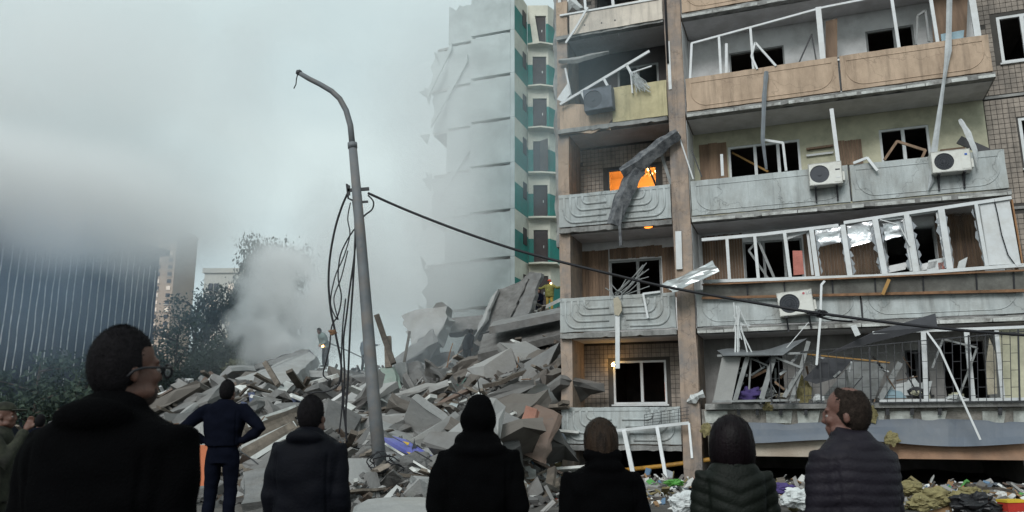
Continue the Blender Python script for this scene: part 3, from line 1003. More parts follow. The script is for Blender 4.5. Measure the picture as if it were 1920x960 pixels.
# ---- lit room on the third floor, lamp on the first
room = MATS.get('x') or mat('lit_room_paint', (.62, .5, .36), var=.08, bump=0)
k = 2
part('room_lining', MB().box(.22, 3.13, 4.3, 4.35, FL[k] + .14, FL[k + 1] - .01), room, block)
part('room_lining', MB().box(.22, 3.13, BACK + .23, 4.29, FL[k + 1] - .03, FL[k + 1] - .005), room, block)
for x in (.205, 3.115):
    part('room_lining', MB().box(x, x + .02, BACK + .23, 4.28, FL[k] + .14, FL[k + 1] - .035), room, block)
ch = empty('chandelier', W((1.95, 2.7, FL[k + 1] - .55)), BA, 'lit chandelier in the orange glowing third-floor room', 'lamp')
m_bulb = mat('glowing_bulb', (1, .7, .35), emit=(1, .55, .16), estr=14, bump=0)
part('stem', MB().tube([(0, 0, .5), (0, 0, .1)], .012, 6), m_dark, ch)
for i in range(5):
    a = 2 * math.pi * i / 5
    e = V((math.cos(a) * .26, math.sin(a) * .26, .06))
    part('arm', MB().tube([(0, 0, .1), e * .5 + V((0, 0, -.02)), e], .01, 5), m_dark, ch)
    part('bulb', MB().ell(e + V((0, 0, .05)), (.04, .04, .05), nu=8, nv=6), m_bulb, ch, smooth=True)
def lamp(name, loc, energy, color, r):
    ld = bpy.data.lights.new(name, 'POINT')
    ld.energy = energy
    ld.color = color
    ld.shadow_soft_size = r
    o = bpy.data.objects.new(name, ld)
    COL.objects.link(o)
    o.location = loc
    return o
lamp('room_lamp', W((1.95, 2.7, FL[3] - .7)), 120, (1, .40, .09), .15)
p = bx(1150, 684, BACK - .12)
wlmp = empty('wall_lamp', W(p), BA, 'small bright lamp beside the first-floor window', 'lamp')
part('bracket', MB().bar((0, .1, 0), (0, 0, 0), .03, .03), m_dark, wlmp)
part('bulb', MB().ell((0, -.03, 0), (.045, .045, .05), nu=10, nv=8), mat('wall_bulb', (1, .8, .4), emit=(1, .6, .2), estr=30, bump=0), wlmp, smooth=True)
lamp('wall_lamp_light', W(p + V((0, -.15, .03))), 1.3, (1, .55, .15), .05)
# ember-red slit of light inside the first-floor room
p0, p1 = bx(1250, 755, BACK + .35), bx(1249, 716, BACK + .35)
part('lit_doorway', MB().box(p0.x - .03, p0.x + .03, BACK + .34, BACK + .36, p0.z, p1.z), mat('red_light', (1, .3, .1), emit=(1, .18, .03), estr=1.6, bump=0), block)
p0 = bx(1216, 426, .02)
solo('ember', MB().ell((p0.x, .0, p0.z), (.11, .03, .035), nu=10, nv=8), mat('ember_glow', (1, .3, .05), emit=(1, .25, .03), estr=2.2, bump=0), 'small glowing orange ember under the third-floor balcony panel', 'ember', frame=BM)

# ---- air conditioners
def aircon(px, py, y, w, h, label, roll=0.0, dark=False, grille=False, mark=None, cover=True, brackets=True):
    p = bx(px, py, y)
    root = empty('air_conditioner', W(p), BA, label, 'air conditioner', 'air conditioners on the balconies')
    R = Matrix.Rotation(roll, 4, 'Y')
    d = .3
    m = mat('scorched_casing', (.13, .14, .16), var=.35, scale=5) if dark else m_acw
    a = lambda nm, mbx, mm, sm=False: part(nm, mbx.xf(R), mm, root, sm)
    cx, rr = -w * .17, h * .40
    # casing: sides, top, bottom, back and a front with a round opening
    mbx = MB().box(-w / 2, w / 2, -.02, 0, -h / 2, h / 2).box(-w / 2, -w / 2 + .02, -d, -.021, -h / 2, h / 2).box(w / 2 - .02, w / 2, -d, -.021, -h / 2, h / 2)
    mbx.box(-w / 2 + .021, w / 2 - .021, -d, -.021, h / 2 - .02, h / 2).box(-w / 2 + .021, w / 2 - .021, -d, -.021, -h / 2, -h / 2 + .02)
    n = 28
    fr = []
    for i in range(n):
        t = 2 * math.pi * i / n + math.pi / 4
        c, s = math.cos(t), math.sin(t)
        q = max(abs(c), abs(s))
        ox = (w / 2) * c / q if True else 0
        oz = (h / 2) * s / q
        fr.append(((ox, oz), (cx + rr * c, rr * s)))
    vs_, fs = [], []
    for yy in (-d, -d + .02):
        for o_, i_ in fr:
            vs_ += [(o_[0], yy, o_[1]), (i_[0], yy, i_[1])]
    for i in range(n):
        j = (i + 1) % n
        fs += [(2 * i, 2 * j, 2 * j + 1, 2 * i + 1), (2 * n + 2 * i + 1, 2 * n + 2 * j + 1, 2 * n + 2 * j, 2 * n + 2 * i), (2 * i + 1, 2 * j + 1, 2 * n + 2 * j + 1, 2 * n + 2 * i + 1)]
    mbx.add(vs_, fs)
    a('casing', mbx, m)
    a('fan_well', MB().tube([(cx, -d + .02, 0), (cx, -.05, 0)], rr * 1.02, 20, cap=True), m_acd)
    hub = MB().tube([(cx, -d + .005, 0), (cx, -d + .06, 0)], rr * .2, 12)
    fan = a('fan', hub, m_acd, False)
    for i in range(3):
        t0 = 2 * math.pi * i / 3 + .5
        pl = []
        for s_, e_ in ((.15, 0), (.95, -.35), (.98, .35), (.2, .45)):
            pl.append((cx + rr * s_ * math.cos(t0 + e_), -d + .03 + .03 * (e_ > 0), rr * s_ * math.sin(t0 + e_)))
        part('fan_blade', MB().prism(pl, (0, .006, 0)).xf(R), mat('fan_blade_grey', (.13, .14, .16)), fan)
    if grille:
        g = MB()
        for i in range(1, 5):
            ring = [(cx + rr * i / 4.2 * math.cos(t), -d - .006, rr * i / 4.2 * math.sin(t)) for t in np.linspace(0, 2 * math.pi, 25)]
            g.tube(ring, .006, 4, cap=False)
        for i in range(8):
            t = math.pi * i / 8
            g.bar((cx - rr * math.cos(t), -d - .004, -rr * math.sin(t)), (cx + rr * math.cos(t), -d - .004, rr * math.sin(t)), .006, .006)
        a('fan_grille', g, m_acd)
    if cover:
        a('side_cover', MB().box(w * .26, w / 2 - .015, -d - .008, -d, -h * .42, h * .42), m)
        a('valve_cover', MB().box(w / 2, w / 2 + .05, -d + .05, -.06, -h * .35, h * .05), m)
    if mark:
        a('label_plate', MB().box(w * .30, w * .44, -d - .012, -d - .008, h * .1, h * .16), m_dark if mark != 'logo' else mat('logo_grey', (.3, .32, .36)))
        a('label_plate', MB().box(w * .30, w * .44, -d - .012, -d - .008, -h * .25, -h * .2), m_plasw)
    if brackets:
        for x in (-w * .32, w * .32):
            bb = MB().box(x - .02, x + .02, -d - .02, .0, -h / 2 - .045, -h / 2 - .004).box(x - .02, x + .02, -.05, .0, -h / 2 - .34, -h / 2 - .045)
            bb.bar((x, -d + .05, -h / 2 - .04), (x, -.03, -h / 2 - .3), .03, .02, (1, 0, 0))
            a('bracket', bb, m_dark)
    return root
ac1 = aircon(1547, 332, -.10, .74, .54, 'cream air conditioner with open fan on the grey third-floor balcony', mark='plate')
ac2 = aircon(1779, 309, -.10, .80, .50, 'air conditioner with wire grille and blue mark, right on the third-floor balcony', grille=True)
part('blue_mark', MB().box(.28, .33, -.32, -.309, .1, .14), mat('blue_print', (.05, .12, .4)), ac2)
ac3 = aircon(1492, 571, -.12, .78, .56, 'tilted white air conditioner on the second-floor balcony', roll=-.08, grille=True)
ac4 = aircon(1126, 192, -.14, .78, .62, 'scorched dark air conditioner at the torn yellow balcony', roll=-.05, dark=True, cover=False, brackets=False)
# lettering on the tilted unit's front
def text_part(txt, parent, M, size, m, name='lettering'):
    cu = bpy.data.curves.new(name, 'FONT')
    cu.body = txt
    cu.size = size
    cu.extrude = .002
    o = bpy.data.objects.new(name, cu)
    COL.objects.link(o)
    dg = bpy.context.evaluated_depsgraph_get()
    me = bpy.data.meshes.new_from_object(o.evaluated_get(dg))
    bpy.data.objects.remove(o, do_unlink=True)
    me.transform(M)
    return link(name, me, m, parent)
_R = Matrix.Rotation(-.08, 4, 'Y')
text_part('LG', ac3, _R @ Matrix.Translation((.25, -.311, .16)) @ Matrix.Rotation(math.pi / 2, 4, 'X'), .11, mat('logo_grey', (.3, .32, .36)))
part('emblem', MB().tube([(.205, -.311, .195), (.205, -.306, .195)], .028, 14).xf(_R), mat('logo_red', (.4, .1, .12)), ac3)

# ---- things torn loose and hanging on the front
def strip(name, label, cat, pts, w, m, thick=.012, group=None, up=(0, 1, 0)):
    mbx = MB()
    ps = [bx(*q) for q in pts]
    for i in range(len(ps) - 1):
        e = (ps[i + 1] - ps[i]).normalized() * (w * .12)
        mbx.bar(ps[i] - (e if i else e * 0), ps[i + 1] + e, w, thick, up)
    return solo(name, mbx, m, label, cat, group, frame=BM)
def ribbon(name, label, cat, pts, ws, m, group=None, th=.01, wob=.02):
    """bent band: one continuous surface along pts"""
    mbx = MB()
    ps = [bx(*q) for q in pts]
    fine, wf = [], []
    for i in range(len(ps) - 1):
        for k in range(4):
            fine.append(ps[i].lerp(ps[i + 1], k / 4))
            wf.append(ws[i] + (ws[i + 1] - ws[i]) * k / 4)
    fine.append(ps[-1])
    wf.append(ws[-1])
    rings = []
    for i, p in enumerate(fine):
        t = (fine[min(i + 1, len(fine) - 1)] - fine[max(0, i - 1)]).normalized()
        a = t.cross(V((0, 1, 0))).normalized()
        w = wf[i] / 2 * (1 + .25 * noise.noise((i * .6, 1, len(pts))))
        o_ = V((0, wob * noise.noise((i * .5, 7, 2)), 0))
        rings.append([p - a * w + o_, p + V((0, -th * 2, 0)) + o_, p + a * w + o_, p + V((0, th, 0)) + o_])
    mbx.loft(rings)
    return solo(name, mbx, m, label, cat, group, frame=BM)
m_charp = mat('charred_sheet', (.10, .105, .115), rough=.8, var=.45, scale=5, dirt=(.24, .24, .24), damt=.7, dscale=5, bump=.8)
ribbon('torn_sheet', 'big dark torn sheet lying across the orange lit window', 'sheet', [(1272, 250, -.2), (1240, 272, -.25), (1200, 305, -.3), (1166, 325, -.32)], [.28, .42, .44, .34], m_charp, th=.09, wob=.06)
ribbon('torn_sheet', 'dark torn sheet hanging down over the grey third-floor balcony', 'sheet', [(1196, 312, -.24), (1180, 345, -.26), (1164, 380, -.3), (1150, 422, -.36)], [.44, .46, .42, .36], m_charp, th=.09, wob=.06)
strip('splintered_lath', 'thin dark lath under the hanging torn sheet', 'lath', [(1166, 385, -.4), (1162, 425, -.38), (1164, 460, -.36)], .07, m_charp, .04)
strip('broken_batten', 'pale batten leaning beside the orange lit window', 'batten', [(1238, 283, .05), (1258, 345, .1)], .08, m_greyfr, .04)
strip('broken_batten', 'short batten across the right pane of the lit window', 'batten', [(1213, 306, .5), (1230, 348, .45)], .05, m_dark, .04)
strip('hanging_strip', 'white strip hanging straight down from the second-floor narrow balcony', 'strip', [(1157, 560, -.2), (1158, 592, -.2), (1158, 690, -.22)], .11, m_white, .03)
solo('hanging_rag', MB().prism([bx(*q, -.25) for q in ((1150, 560), (1158, 556), (1164, 565), (1166, 582), (1160, 592), (1152, 590))], (0, .06, 0)), m_cloth, 'beige rag caught on the narrow second-floor balcony', 'rag', frame=BM)
strip('bent_bar', 'white broken window bar bent over the narrow second-floor balcony', 'bar', [(1238, 547, -.16), (1206, 551, -.18), (1215, 596, -.2)], .05, m_white, .04)
ribbon('hanging_strip', 'long grey strip hanging down over the tan balcony, left', 'strip', [(1437, 134, -.18), (1433, 180, -.2), (1430, 262, -.16), (1437, 318, -.1)], [.1, .11, .09, .06], mat('grey_vinyl', (.2, .22, .24), rough=.5), th=.02)
ribbon('hanging_strip', 'very long pale strip hanging across three balconies at the right', 'strip', [(1781, -30, -.2), (1778, 95, -.22), (1770, 150, -.24), (1752, 280, -.26), (1746, 340, -.2), (1740, 358, -.18)], [.12, .13, .07, .13, .1, .02], mat('pale_vinyl', (.42, .44, .45), rough=.45), th=.015)
strip('bare_post', 'thin pale post standing on the third-floor balcony', 'post', [(1572, 306, 0), (1559, 205, 0)], .09, m_white, .05)
strip('bent_bar', 'white broken bar bent over the grey panel below the pale post', 'bar', [(1600, 306, -.12), (1626, 296, -.16), (1645, 320, -.2)], .06, m_white, .04)
strip('bent_bar', 'brown and white broken sash leaning in the right third-floor window', 'bar', [(1658, 300, .4), (1682, 265, .4), (1735, 282, .3), (1728, 298, .25)], .06, m_wood, .04)
ribbon('bent_bar', 'white splintered jamb sticking up at the right end of the third-floor balcony', 'bar', [(1800, 224, .1), (1815, 250, -.05), (1828, 282, -.14), (1832, 318, -.2)], [.08, .14, .1, .02], m_white, th=.03)
strip('dark_plank', 'dark plank tipped behind the right end of the third-floor balcony', 'plank', [(1798, 262, .5), (1850, 285, .4)], .2, m_dark, .04)
strip('curtain_shelf', 'small brown shelf on the back wall of the third-floor balcony', 'shelf', [(1763, 285, .9), (1808, 280, .9)], .1, m_wood, .1)
strip('wall_rail', 'white rail fixed between windows of the third-floor loggia', 'rail', [(1512, 292, BACK - .05), (1562, 286, BACK - .05)], .05, m_white, .04)
strip('wall_shelf', 'brown shelf above the white rail in the third-floor loggia', 'shelf', [(1512, 280, BACK - .06), (1562, 273, BACK - .06)], .05, m_wood, .08)
strip('wood_stake', 'yellow stake lying inside the left third-floor window', 'stake', [(1372, 286, 1.5), (1408, 305, 1.5), (1440, 322, 1.4)], .05, mat('raw_wood', (.35, .2, .07)), .04)
strip('bent_bar', 'bent white bar in front of the left third-floor window', 'bar', [(1430, 262, .1), (1468, 268, .15), (1474, 320, .2)], .06, m_white, .04)
strip('short_post', 'short white post at the left end of the third-floor balcony', 'post', [(1355, 330, .2), (1353, 290, .2)], .07, m_white, .05)
strip('loose_rod', 'thin dark rod leaning at the left end of the third-floor balcony', 'rod', [(1316, 332, .0), (1297, 282, .05)], .03, m_dark, .02)
strip('loose_rod', 'thin pale rod leaning on the pier beside the lit window', 'rod', [(1300, 336, -.06), (1271, 248, -.1)], .035, m_white, .02)
# frame lattice torn out on the fourth floor, narrow
lat = empty('torn_window_frame', W(bx(1050, 195, -.2)), BA, 'white window frame torn out and slanting across the fourth-floor balcony', 'window frame')
_o = bx(1050, 195, -.2)
def latbar(a, b, w, nm='frame_bar'):
    part(nm, MB().bar(bx(*a, -.2) - _o, bx(*b, -.2) - _o, w, .05), m_white, lat)
latbar((1050, 196), (1218, 96), .07)
latbar((1090, 172), (1098, 190), .06)
latbar((1133, 149), (1145, 172), .07)
latbar((1175, 122), (1186, 142), .07)
latbar((1180, 138), (1222, 124), .03, 'thin_bar')
latbar((1183, 138), (1186, 175), .04, 'thin_bar')
rnd = random.Random(8)
mbx = MB()
for i in range(34):
    a = bx(1182 + rnd.uniform(0, 14), 138 + rnd.uniform(-6, 12), -.25 + rnd.uniform(-.06, .06))
    b = bx(1196 + rnd.uniform(-4, 24), 166 + rnd.uniform(-6, 8), -.25 + rnd.uniform(-.06, .06))
    m_ = (a + b) / 2 + V((rnd.uniform(-.08, .08), 0, rnd.uniform(-.08, .04)))
    mbx.tube([a, m_, b], .008, 4)
solo('tangled_strips', mbx, m_bag, 'tangle of thin white strips caught on the slanting window frame', 'strips', frame=BM)
part('post', MB().bar(bx(1257, 168, -.02), bx(1253, 78, -.02), .08, .05), m_white, block)
part('post', MB().bar(bx(1072, 186, .0), bx(1060, 128, .0), .05, .04), m_white, block)
solo('foam_board', MB().prism([bx(*q, -.12) for q in ((1044, 186), (1064, 156), (1070, 176), (1056, 192))], (0, .03, 0)), m_white, 'white board dangling at the building corner under the slanting frame', 'board', frame=BM)
ribbon('torn_lining', 'pale ceiling lining peeling off above the slanting window frame', 'lining', [(1048, 115, -.1), (1080, 113, -.12), (1110, 105, -.12), (1142, 98, -.1)], [.12, .2, .16, .1], m_slab, th=.03)
strip('bent_bar', 'white bar dangling in front of the beige sheet', 'bar', [(1102, 14, -.25), (1078, 55, -.25), (1061, 80, -.25)], .06, m_white, .03)
for i, (a, b, t, w) in enumerate((((1050, 30), (1049, -10), .0, .09), ((1098, 18), (1096, -12), 0, .07), ((1150, 11), (1148, -12), 0, .08), ((1200, 3), (1199, -12), 0, .06))):
    part('post', MB().bar(bx(*a, -.05), bx(*b, -.05), w, .05), m_white, block)
part('balcony_sill', MB().bar(bx(1050, 30, -.12), bx(1235, -2, -.12), .05, .08), m_white, block)
ribbon('plastic_wrap', 'crumpled plastic sheet in the topmost narrow balcony window', 'plastic', [(1058, 24, .1), (1070, 2, .1), (1090, 18, .1)], [.2, .3, .15], m_bag, th=.05)
part('door_leaf', MB().bar(bx(1274, 505, -.06), bx(1272, 434, -.06), .15, .06), m_white, block)
# metal sheet stuck between the second-floor balconies
mbx = MB()
q4 = [bx(1238, 535, -.5), bx(1262, 546, -.75), bx(1350, 508, -.75), bx(1336, 490, -.4)]
N = 7
for a in range(N + 1):
    for b in range(N + 1):
        p = q4[0].lerp(q4[3], a / N).lerp(q4[1].lerp(q4[2], a / N), b / N)
        mbx.v.append(p + V((0, .07 * noise.noise((a * .6, b * .5, 9)), .07 * noise.noise((a * .5, b * .5, 3)))))
for a in range(N):
    for b in range(N):
        q = a * (N + 1) + b
        mbx.f.append((q, q + 1, q + N + 2, q + N + 1))
o = solo('crumpled_metal_sheet', mbx, m_steel, 'shiny crumpled metal sheet jutting out beside the second-floor pier', 'metal sheet', frame=BM)
sm = o.modifiers.new('thickness', 'SOLIDIFY')
sm.thickness = .012
# twisted wires on the narrow second-floor balcony
mbx = MB()
for i in range(9):
    a = bx(rnd.uniform(1145, 1165), rnd.uniform(548, 560), -.1)
    b = bx(rnd.uniform(1195, 1218), rnd.uniform(490, 540), .1)
    mbx.tube([a, (a + b) / 2 + V((rnd.uniform(-.1, .1), 0, rnd.uniform(-.1, .15))), b], .012, 5)
mbx.tube([bx(*q, -.15) for q in ((1135, 540), (1148, 548), (1152, 558))], .014, 5)
mbx.tube([bx(*q, -.15) for q in ((1145, 532), (1156, 544), (1166, 548), (1165, 560))], .014, 5)
solo('twisted_rails', mbx, m_greyfr, 'twisted clothes-drying rails on the narrow second-floor balcony', 'rails', frame=BM)
# white shredded strips in front of the wide second-floor balcony
mbx = MB()
for i in range(16):
    a = bx(1380 + rnd.uniform(-6, 8), 575 + rnd.uniform(-10, 40), -.4 + rnd.uniform(-.08, .08))
    b = bx(1388 + rnd.uniform(-14, 22), 640 + rnd.uniform(-30, 40), -.4 + rnd.uniform(-.1, .1))
    mbx.bar(a, b, .03, .01)
solo('shredded_strips', mbx, m_bag, 'bundle of shredded white strips dangling left on the second-floor balcony', 'strips', frame=BM)
strip('hanging_strip', 'narrow white strip hanging from the askew glazing down to the grille', 'strip', [(1546, 527, -.4), (1540, 534, -.5), (1538, 600, -.55), (1531, 684, -.6)], .05, m_white, .02)
strip('hanging_strip', 'long thin white trim slanting across the ground-floor grille to the canopy', 'strip', [(1738, 622, -.62), (1762, 655, -.66), (1800, 740, -.7), (1838, 824, -.75)], .04, m_white, .02)
strip('broken_batten', 'short brown batten dangling under the askew glazing', 'batten', [(1667, 524, -.35), (1655, 552, -.4)], .07, mat('raw_wood', (.35, .2, .07)), .04)
strip('pale_string', 'thin pale cord slanting below the tilted air conditioner', 'cord', [(1516, 604, -.4), (1475, 652, -.45)], .015, m_white, .01)
strip('paper_tag', 'small white card dangling from the cable end', 'card', [(1600, 610, -.5), (1608, 628, -.5)], .12, m_bag, .01)
ribbon('torn_plastic', 'white torn plastic stuck on the pier beside the grey crushed glazing', 'plastic', [(1288, 754, -.05), (1300, 748, -.12), (1309, 742, -.1), (1320, 738, -.16)], [.04, .24, .12, .2], m_bag, th=.03, wob=.08)
solo('violet_cloth', MB().ell((0, 0, 0), (.3, .14, .13), nu=26, nv=18, fn=lambda d: 1 + .7 * noise.noise((d.x * 2, d.y * 2, d.z * 2)) + .3 * noise.noise((d.x * 6, d.y * 6, d.z * 6))).xf(Matrix.Translation(bx(1404, 739, -.3))), m_violet, 'violet cloth lying in the crushed grey glazing', 'cloth', smooth=True, frame=BM)
# white window frame propped against the lowest narrow balcony
fr = empty('fallen_window_frame', W(bx(1230, 885, -.9)), BA, 'white window frame leaning against the lowest narrow balcony', 'window frame')
_o2 = bx(1230, 885, -.9)
def fbar(a, b, w, ya, yb):
    part('frame_bar', MB().bar(bx(*a, ya) - _o2, bx(*b, yb) - _o2, w, .06), m_white, fr)
fbar((1150, 808), (1292, 793), .07, -.3, -.3)
fbar((1170, 806), (1188, 892), .10, -.3, -.9)
fbar((1232, 800), (1250, 902), .08, -.3, -.9)
fbar((1292, 794), (1298, 860), .05, -.3, -.7)
part('glass_piece', MB().prism([bx(1250, 880, -.75) - _o2, bx(1262, 885, -.8) - _o2, bx(1260, 900, -.88) - _o2, bx(1250, 898, -.85) - _o2], (0, .01, 0)), m_shard, fr)
mbx = MB()
for i in range(5):
    mbx.bar(bx(1208, 778 + i * 5, -.3), bx(1292, 763 + i * 7, -.3), .012, .012)
for i in range(6):
    mbx.bar(bx(1208 + i * 16, 777 - i * 2.4, -.3), bx(1208 + i * 16, 800 - i * 1.5, -.3), .012, .012)
solo('fallen_grille', mbx, m_dark, 'bent dark grille lying on the lowest narrow balcony', 'grille', frame=BM)

# ------------------------------------------------------------------ the torn-off far section with green stairwell
m_far = mat('far_panel', (.42, .47, .47), var=.15, scale=.8, dirt=(.27, .3, .3), damt=.6, dscale=.5, bump=.3, bscale=8)
m_teal = mat('teal_paint', (.03, .21, .18), var=.2, scale=1, dirt=(.1, .14, .13), damt=.5, dscale=.8, bump=.1)
m_cream = mat('cream_paint', (.62, .61, .52), var=.12, scale=1, dirt=(.4, .38, .33), damt=.5, dscale=.8, bump=.1)
m_door = mat('dark_door', (.045, .035, .035), rough=.6, var=.3, bump=.1)
TD = V((.95, 46.0, 0))                       # inner corner of the stairwell
ud, wd = V((.938, -.347, 0)), V((.347, .938, 0))
tow = empty('ruined_tower', TD, 0, 'torn grey panel tower with green and white stairwell in smoke', 'building')
def T(a, b, z):
    """tower frame: a along the front, b backwards"""
    return ud * a + wd * b + V((0, 0, z))
TF = [8.15 + 2.8 * (i - 2) for i in range(0, 10)]      # stairwell floors
DFR = 2.3
def tq(name, pts, off, m, parent=tow):
    return part(name, MB().prism(pts, off), m, parent)
rnd = random.Random(5)
for i in range(1, 10):
    z0, z1 = TF[i], min(TF[i] + 2.8, 29.0)
    if z0 > 27.5:
        break
    # front panels of the surviving stack, joints left open
    for j, (a0, a1, back) in enumerate(((-2.85, -.28, 0), (-4.6, -2.9, .5), (-6.0, -4.65, .9))):
        if (j == 1 and z1 > 27.8) or (j == 2 and z1 > 26):
            continue
        zt = z1 - .13
        if j == 2 and i in (3, 5):
            continue
        n = 7
        if j == 2:
            a0 += rnd.uniform(-.3, .5)
        top = [T(a1 + (a0 - a1) * q / n, -DFR + back, zt - (rnd.uniform(0, .5) if (z1 > 25.3 and j) or (z1 > 27.8) else rnd.uniform(0, .05))) for q in range(n + 1)]
        pts = ([T(a0 + rnd.uniform(-.25, .25), -DFR + back, z0 + 2.7 - q * .5) for q in range(5)] if j == 2 else []) + [T(a0, -DFR + back, z0 + .03), T(a1, -DFR + back, z0 + .03)] + top
        tq('wall_panel', pts, wd * .3, m_far)
    tq('floor_slab', [T(-5.5 + rnd.uniform(-.5, .2), -DFR + .95, z0 - .1), T(-.32, -DFR + .35, z0 - .1), T(-.32, 4, z0 - .1), T(-6.2, 4, z0 - .1)], (0, 0, .16), m_slab)
    # corner strip and stairwell side wall: green below, cream above
    tq('corner_post', [T(-.26, -DFR - .02, z0), T(.0, -DFR - .02, z0), T(.0, -DFR + .3, z0), T(-.26, -DFR + .3, z0)], (0, 0, 2.78), m_far)
    tq('side_wall', [T(.01, -DFR + .02, z0), T(.01, -.0, z0), T(.01, 0, z0 + 1.6), T(.01, -DFR + .02, z0 + 1.6)], ud * -.2, m_teal)
    tq('side_wall', [T(.01, -DFR + .02, z0 + 1.605), T(.01, 0, z0 + 1.605), T(.01, 0, z0 + 2.78), T(.01, -DFR + .02, z0 + 2.78)], ud * -.2, m_cream)
    tq('meter_box', [T(.06, -.9, z0 + 1.0), T(.06, -.3, z0 + 1.0), T(.06, -.3, z0 + 2.0), T(.06, -.9, z0 + 2.0)], ud * -.04, m_door)
    # door wall facing the camera
    dx = V((1, -.02, 0))
    def D(s, z, o=0.0):
        return dx * s + V((0, o, z))
    d0, d1 = .34, 1.2
    for (s0, s1, za, zb, mm) in ((.03, d0, 0, 1.5, m_teal), (.03, d0, 1.505, 2.78, m_cream), (d0, d1, 2.05, 2.78, m_cream), (d1, 1.32, 0, 1.5, m_teal), (d1, 1.32, 1.505, 2.78, m_cream)):
        tq('stair_wall', [D(s0, z0 + za), D(s1, z0 + za), D(s1, z0 + zb), D(s0, z0 + zb)], (0, .2, 0), mm)
    e0, e1 = D(1.325, 0), D(1.325, 0) + V((.75, 1.0, 0))
    for (za, zb, mm) in ((0, 1.5, m_teal), (1.505, 2.78, m_cream)):
        tq('stair_wall', [e0 + V((0, 0, z0 + za)), e1 + V((0, 0, z0 + za)), e1 + V((0, 0, z0 + zb)), e0 + V((0, 0, z0 + zb))], (-.12, .15, 0), mm)
    dr = tq('door', [D(d0 + .02, z0 + .02, .08), D(d1 - .02, z0 + .02, .08), D(d1 - .02, z0 + 2.03, .08), D(d0 + .02, z0 + 2.03, .08)], (0, .06, 0), m_door)
    part('handle', MB().box(.92, .96, .02, .07, z0 + .95, z0 + 1.1), m_steel, dr)
    if i == 5:
        tq('door_leaf', [D(.75, z0 + .02, -.1), D(1.2, z0 + .02, -.5), D(1.2, z0 + 2.03, -.5), D(.75, z0 + 2.03, -.1)], (.03, .03, 0), mat('door_grey', (.09, .075, .07)))
    if i == 8:
        tq('door_leaf', [D(.1, z0 + 2.3, -.2), D(.45, z0 + 2.25, -.2), D(.75, z0 + .1, -.3), D(.35, z0 + .05, -.3)], (0, .05, 0), m_cream)
    tq('landing_slab', [D(.03, z0 - .12, .05), D(.03, z0 - .12, -.35 - rnd.uniform(0, .25)), D(.8, z0 - .12, -.45 - rnd.uniform(0, .3)), D(1.7, z0 - .12, -.2 - rnd.uniform(0, .3)), e1 + V((0, -.1, z0 - .12))], (0, 0, .1), m_cream)
    tq('rear_wall', [T(-6.1, 4.02, z0), T(2.6, 4.02, z0), T(2.6, 4.02, z0 + 2.7), T(-6.1, 4.02, z0 + 2.7)], wd * .2, m_far)
# loose bits sticking out on the ragged left edge
for i in range(16):
    z = rnd.choice(TF[2:8]) + rnd.uniform(-.1, .3)
    a = -6.0 + rnd.uniform(-.1, .3)
    c = T(a, -DFR + .9, z)
    tq('dangling_piece', [c, c + V((rnd.uniform(-.7, -.1), 0, rnd.uniform(-.5, .5))), c + V((rnd.uniform(-.5, .1), 0, rnd.uniform(-1.1, -.3)))], (0, .12, 0), m_far)
for (a0, z0, a1, z1) in ((-5.6, 19.5, -3.2, 23.5), (-5.2, 14.6, -2.9, 17.8), (-5.9, 21.5, -4.3, 24.5)):
    tq('fallen_strip', [T(a0, -DFR + .3, z0), T(a1, -DFR + .3, z1), T(a1, -DFR + .3, z1 + .5), T(a0, -DFR + .3, z0 + .5)], wd * .1, m_far)

# ------------------------------------------------------------------ far and middle-distance buildings
m_bt = mat('far_tower_brick', (.42, .32, .25), var=.08, scale=.1, bump=0)
m_bw = mat('far_tower_white', (.55, .5, .45), var=.08, scale=.1, bump=0)
m_win = mat('far_window_dark', (.06, .06, .07), rough=.2, var=.2, bump=0)
m_win_refl = mat('far_window_painted_reflection', (.92, .76, .64), rough=.15, var=.1, bump=0)  # pinkish sky reflection is put into the pane colour
def far_block(name, label, px0, px1, pyt, Y, depth, rz, cols, z_first, storey, m, wide=None):
    a, b = P(px0, pyt, Y), P(px1, pyt, Y)
    w, H = (b - a).length, a.z
    root = empty(name, ((a.x + b.x) / 2, Y, 0), rz, label, 'building')
    part('wall', MB().box(-w / 2, w / 2, 0, depth, 0, H), m, root)
    part('roof', MB().box(-w / 2 - .3, w / 2 + .3, -.3, depth + .3, H, H + .8), m, root)
    rn = random.Random(px0)
    z = z_first
    while z + storey < H:
        for c0, c1 in cols:
            x0, x1 = -w / 2 + w * c0, -w / 2 + w * c1
            wi = part('window', MB().box(x0, x1, -.25, .1, z + .8, z + 2.2), m_win_refl if rn.random() < .55 else m_win, root)
            if rn.random() < .4:
                part('sill', MB().box(x0 - .2, x1 + .2, -.5, -.26, z + .5, z + .78), m_bw, wi)
        z += storey
    return root
far_block('residential_tower', 'tall beige residential tower with pinkish sky-coloured windows beyond the trees', 262, 334, 428, 300, 20, 0, ((.42, .52), (.54, .64), (.84, .94)), 30, 2.75, m_bt)
far_block('residential_block', 'pale flat-roofed residential block behind the drooping tree', 384, 486, 512, 130, 14, 0, ((.1, .17), (.2, .27), (.46, .56), (.6, .7), (.76, .86)), 3, 2.8, mat('far_block_pale', (.46, .45, .41), var=.1, scale=.3, bump=0))

